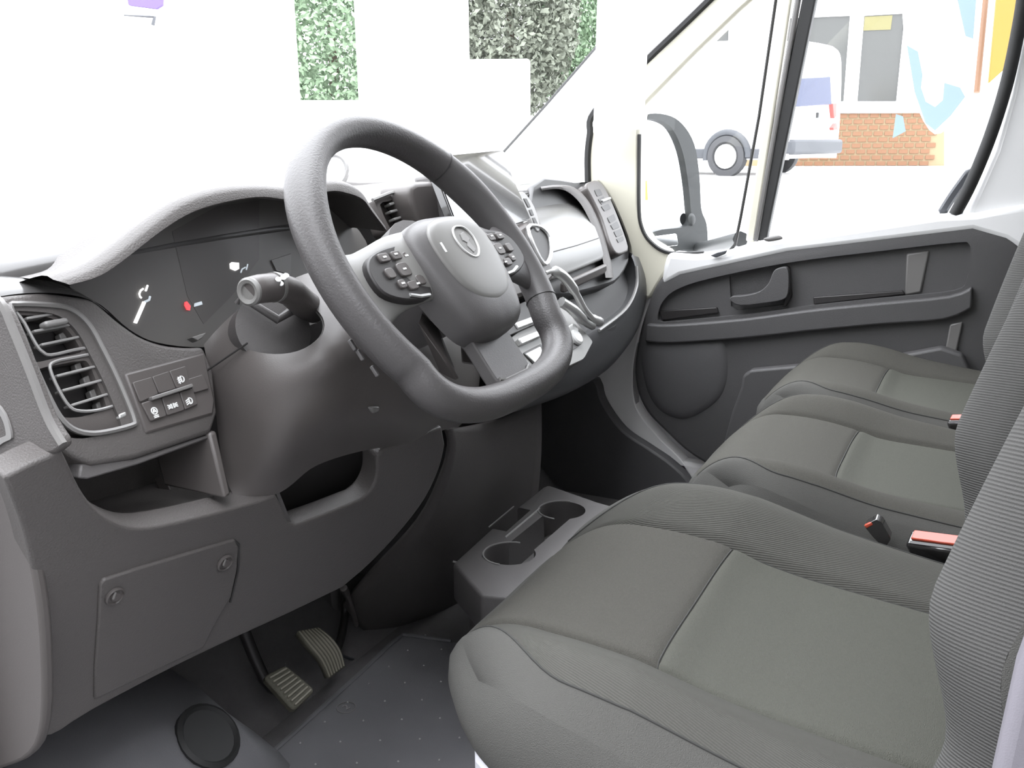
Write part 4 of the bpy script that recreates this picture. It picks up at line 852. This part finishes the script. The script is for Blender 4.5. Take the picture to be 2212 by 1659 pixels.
# wiper below the windscreen
wi = thing('windscreen_wiper', 'pale wiper arm with a round pivot cap below the windscreen', 'wiper', Yp(722, 395, .87))
wcn = Yp(722, 368, .87); vd = (CP - wcn).normalized()
lathe('pivot_cap', wcn, vd, [(.030, -.02), (.030, .0), (.026, .006), (.001, .006)], 'white_translucent', wi, seg=28)
tube('pivot_ring', [wcn + CR * .031 * math.cos(t) + CU * .036 * math.sin(t) for t in [i * math.pi / 16 for i in range(32)]], .006, 'vent_metal', wi, seg=6, closed=True)
tube('arm', [Yp(738, 394, .87), Yp(770, 396, .87), Yp(830, 394, .88)], [.012, .009, .003], 'vent_metal', wi, seg=8)

# parked van seen through the passenger window
def parked_van(label, base, h, w, L=5.0, W=2.0, H=2.15, wheels=(1.07, 4.0), seamed=True):
    h, w = V(h).normalized(), V(w).normalized()
    v = thing('parked_van', label, 'van', base + h * L / 2 + w * W / 2, 'white vans parked outside')
    def lp(a, b, c): return base + h * a + w * b + ZU * c
    def sec(a, top, k=1.0):
        q = [(0, .32), (-.02, .8), (0, 1.15), (.06, 1.65), (.14, 1.98), (.30, 2.12), (.6, 2.15)]
        q = [(b, .32 + (c - .32) * (top - .32) / 1.83) for b, c in q]; q = [(1, .30), (.6, .30), (.2, .30), (.04, .30)] + q; q = q + [(2 - b, c) for b, c in reversed(q[1:])]
        return [lp(a, b * W / 2, c) for b, c in q]
    loft('body', [sec(.0, H * .93), sec(.05, H * .99), sec(.6, H), sec(L * .55, H), sec(L * .72, H * .97), sec(L * .80, H * .80), sec(L * .86, H * .58), sec(L * .97, H * .48), sec(L, H * .35)], 'white_paint', v, 2, 3, closed_u=True, caps=True)
    for a in wheels:
        for b in (-.02, W + .02):
            c = lp(a, b, .335); ax = w * (-1 if b < 1 else 1)
            t = lathe('tyre', c - ax * .12, ax, [(.20, .1), (.335, .05), (.345, .12), (.335, .20), (.24, .215), (.22, .17)], 'tyre', v, seg=28)
            lathe('hub_cap', c - ax * .12, ax, [(.21, .15), (.20, .20), (.10, .215), (.001, .215)], 'silver', t, seg=20)
        ta = [lp(a + .39 * math.cos(t), -.05, .335 + .39 * math.sin(t)) for t in [math.radians(k) for k in range(-10, 191, 12)]]
        tube('arch', ta, .055, 'bumper_grey', v, seg=8)
    box_ = [lp(a, -.03, c) for a, c in ((.1, .30), (L - .3, .30), (L - .3, .46), (.1, .46))]
    slab('sill', box_, w * .05, 'bumper_grey', v, bevel=.02)
    bq = [lp(-.10, -.02, .36), lp(-.10, W + .02, .36), lp(-.10, W + .02, .60), lp(-.10, -.02, .60)]
    slab('bumper', bq, h * .2, 'bumper_grey', v, bevel=.05, seg=3)
    return v, lp
hvan = (HR * -.92 + HV * .39); wvan = (HR * .39 + HV * .92)
vb = Dp(1700, 384, 15); v1, lp1 = parked_van('white parked van with a blue rear window beside the brick building', vb, hvan, wvan)
rp_ = (vb - hvan * .07, -hvan)
slab('rear_window', [Pp(a, b, rp_) for a, b in ((1718, 170), (1794, 165), (1797, 226), (1714, 231))], hvan * .03, 'blue_glass', v1, bevel=.01)
slab('tail_light', [Pp(a, b, rp_) for a, b in ((1799, 224), (1808, 222), (1807, 252), (1802, 256))], hvan * .08, 'tail_red', v1, bevel=.01)
slab('reflector', [Pp(a, b, rp_) for a, b in ((1800, 276), (1808, 266), (1809, 280), (1801, 281))], hvan * .08, 'tail_red', v1, bevel=.005)
slab('door_handle', [Pp(a, b, rp_) for a, b in ((1763, 243), (1766, 243), (1765, 255), (1762, 255))], hvan * -.03, 'seal', v1)

# brick building with windows
BP = (Dp(1900, 300, 21), -HV)
def bpnt(a, b, k=0): return Pp(a, b, (BP[0] - HV * k, BP[1]))
bl = thing('brick_building', 'low building with white window frames above an orange brick plinth', 'building', bpnt(1880, 365))
slab('facade_wall', [bpnt(a, b) for a, b in ((1440, 244), (2030, 242), (2030, -260), (1440, -260))], HV * .3, 'facade', bl)
slab('plinth', [bpnt(a, b, .02) for a, b in ((1560, 372), (2040, 366), (2040, 243), (1560, 246))], HV * .28, 'mortar', bl)
u0 = bpnt(1700, 246, .02); bw, bh = .225, .132; vsb = None
for j in range(10):
    for i in range(14):
        c = u0 + HR * ((i + (j % 2) * .5) * bw + .1) - ZU * ((j + .5) * bh)
        if vsb is None:
            ob = obox('brick', c, (HR, HV, ZU), (bw / 2 - .020, .03, bh / 2 - .020), 'brick', bl, bevel=.004, seg=1); vsb = (ob, c)
        else:
            o2 = vsb[0].copy(); COL.objects.link(o2); o2.parent = bl; o2.location = c - vsb[1]
slab('window_ledge', [bpnt(a, b, .10) for a, b in ((1560, 222), (2000, 219), (2000, 244), (1560, 246))], HV * .12, 'facade', bl, bevel=.02)
for q in ([(1690, 40), (1836, 34), (1822, 219), (1680, 221)], [(1867, 34), (1955, 29), (1936, 219), (1852, 219)], [(1495, 50), (1575, 44), (1573, 88), (1488, 92)]):
    f_ = ring('window_frame', [bpnt(a, b, .06) for a, b in [((a - sum(p[0] for p in q) / 4) * 1.09 + sum(p[0] for p in q) / 4, (b - sum(p[1] for p in q) / 4) * 1.05 + sum(p[1] for p in q) / 4) for a, b in q]], [bpnt(a, b, .06) for a, b in q], HV * .08, 'facade', bl, bevel=.01)
    slab('pane', [bpnt(a, b, .02) for a, b in q], HV * .012, 'pane', f_)
slab('blind', [bpnt(a, b, .035) for a, b in ((1868, 36), (1928, 33), (1924, 64), (1865, 66))], HV * .01, 'pane_yellow', bl)
# feather flag, pipe, yellow board
z6 = lambda x, y: (1480 + x / 2.963, y / 2.963)
FP = (Dp(2020, 200, 11.5), -HV)
fg = thing('feather_flag', 'tall white feather flag with pale blue shapes in front of the building', 'flag', Pp(2030, 380, FP))
slab('cloth', [Pp(a, b, FP) for a, b in cr2([(1958, -60), (2110, -60), (2108, 60), (2096, 190), (2060, 260), (2020, 290), (1985, 240), (1962, 150)], 3)], HV * .01, 'flag_white', fg)
for q in ([(1420, 290), (1490, 330), (1520, 480), (1510, 560), (1540, 650), (1600, 685), (1650, 640), (1660, 530), (1760, 560), (1792, 620), (1700, 740), (1600, 835), (1540, 790), (1470, 590)], [(1740, -20), (1865, -20), (1850, 250), (1795, 230)]):
    slab('print', [Pp(*z6(a, b), shift(FP, .012)) for a, b in q], HV * .012, 'flag_blue', fg)
slab('print', [Pp(*z6(a, b), shift(FP, .012)) for a, b in ((1350, 730), (1395, 745), (1412, 840), (1328, 885))], HV * .012, 'flag_blue', fg)
tube('pole', [Pp(2116, -60, FP), Pp(2104, 100, FP), Pp(2090, 250, FP), Pp(2080, 395, FP)], .02, 'flag_white', fg, seg=8)
tag(tube('drain_pipe', [Dp(2134, -50, 10.5), Dp(2110, 200, 10.5)], .032, 'pipe_orange', None, seg=10), 'thin orange-brown pipe beside the yellow board', 'pipe')
tag(slab('yellow_board', [Dp(a, b, 10) for a, b in ((2158, -60), (2290, -60), (2290, 40), (2212, 112), (2136, 180))], HV * .08, 'yellow', None, bevel=.01), 'yellow board at the right edge of the passenger window', 'board')
# white vans ahead, seen through the windscreen
def side_van(label, px0, px1, depth, top_y, hdir):
    r0 = ray(px1, 330); base = CP + r0 * depth; base.z = gz_(base.x)      # the near right corner; the end face is seen edge-on
    w = V((r0.x, r0.y, 0)).normalized(); h = V((-w.y, w.x, 0))
    rl = ray(px0, 330); rl = V((rl.x, rl.y, 0)).normalized(); L = V((r0.x, r0.y, 0)).length * depth * rl.dot(h) / rl.dot(w)
    H = CP.z + ray(px0, top_y).z * depth - base.z
    v = thing('box_truck', label, 'truck', base + h * L / 2, 'white trucks ahead')
    lp = lambda a, b, c: base + h * a + w * b + ZU * c
    slab('cargo_box', [lp(0, 0, .55), lp(L, 0, .55), lp(L, 0, H), lp(0, 0, H)], w * 2.1, 'white_paint', v, bevel=.04, seg=2)
    slab('chassis', [lp(.1, .2, .35), lp(L - .1, .2, .35), lp(L - .1, .2, .55), lp(.1, .2, .55)], w * 1.7, 'bumper_grey', v, bevel=.02)
    for a in (L * .18, L * .82):
        t = lathe('tyre', lp(a, .06, .36), -w, [(.2, -.2), (.36, -.18), (.36, .0), (.30, .03), (.2, .01)], 'tyre', v, seg=24)
        lathe('hub_cap', lp(a, .06, .36), -w, [(.2, -.02), (.1, .02), (.001, .02)], 'silver', t, seg=16)
    for k in range(1, 4): bar('panel_rail', lp(L * k / 4, -.004, .6), lp(L * k / 4, -.004, H - .05), .03, .012, w, 'white_paint', v)
    return v
side_van('tall white truck box filling the left of the windscreen', 40, 656, 9, -420, 0)
side_van('tall white truck box between the two gaps of foliage', 779, 1018, 8, -420, 0)
side_van('low white truck box below the narrow left gap of foliage', 640, 790, 11.6, 219, 0)
side_van('low white truck box below the right gap of foliage', 1000, 1146, 11.6, 132, 0)
dvn = thing('white_van_front', 'white van with a black-edged sloping windscreen ahead of the passenger pillar', 'van', Dp(1240, 400, 7))
slab('body', [Dp(a, b, 7) for a, b in ((1075, 345), (1092, 325), (1286, 104), (1420, -40), (1440, 420), (1075, 470))], V((.9, .45, 0)) * .9, 'white_paint', dvn, bevel=.02)
tube('windscreen_edge', [Dp(a, b, 6.98) for a, b in ((1088, 328), (1180, 226), (1286, 104), (1420, -42))], .010, 'seal', dvn, seg=6)
# trees beyond the vans
def tree(name, label, c, r, n, m, seed):
    rnd = random.Random(seed); t = thing(name, label, 'tree', V((c.x, c.y, gz_(c.x))), 'trees beyond the vans')
    tube('trunk', [V((c.x, c.y, gz_(c.x))), V((c.x + .05, c.y, c.z - r.z * .4)), c], [.14, .10, .05], 'bark', t, seg=8)
    vs, fs = [], []
    for i in range(n):
        d = V((rnd.gauss(0, 1), rnd.gauss(0, 1), rnd.gauss(0, 1))).normalized() * (.35 + .65 * rnd.random() ** .4)
        p = c + V((d.x * r.x, d.y * r.y, d.z * r.z)); s = .04 + .05 * rnd.random()
        a = V((rnd.gauss(0, 1), rnd.gauss(0, 1), rnd.gauss(0, 1))).normalized(); b = a.cross(V((rnd.gauss(0, 1), rnd.gauss(0, 1), .3))).normalized()
        k = len(vs); vs += [p - a * s, p + b * s * .5, p + a * s, p - b * s * .5 + a.cross(b) * s * .2]; fs.append([k, k + 1, k + 2, k + 3])
    f = obj('foliage', vs, fs, m, t); f['kind'] = 'stuff'
tree('tree', 'bright green tree filling the narrow gap between the white trucks', Dp(712, 40, 18), V((1.5, 1.5, 2.4)), 16000, 'leaf_a', 1)
tree('tree', 'dull grey-green tree filling the gap right of the middle white truck', Dp(1100, 20, 18), V((1.4, 1.4, 2.1)), 16000, 'leaf_b', 2)
tree('tree', 'smaller pale tree at the sloping windscreen edge of the white van', Dp(1225, 60, 20), V((.9, .9, 1.6)), 7000, 'leaf_a', 3)
sg = thing('wall_sign', 'small lavender sign on a grey bracket at the top left', 'sign', Dp(310, 20, 6))
slab('panel', rounded([Dp(a, b, 6) for a, b in ((272, -40), (352, -40), (350, 12), (338, 20), (276, 12))], .1, 2), HV * .02, 'lavender', sg, bevel=.004)
tube('bracket', [Dp(268, 33, 6), Dp(322, 36, 6), Dp(334, 37, 6), Dp(330, 54, 6)], [.004, .008, .010, .012], 'bumper_grey', sg, seg=6)

# unseen wall added behind the camera to shade the driver's side
yw = box('shade_wall', (-3.1, -7, -.62), (-2.9, 1.6, 3.4), 'shade_wall_grey', None, bevel=.02); tag(yw, 'grey wall added out of view to shade the open driver side', 'wall')
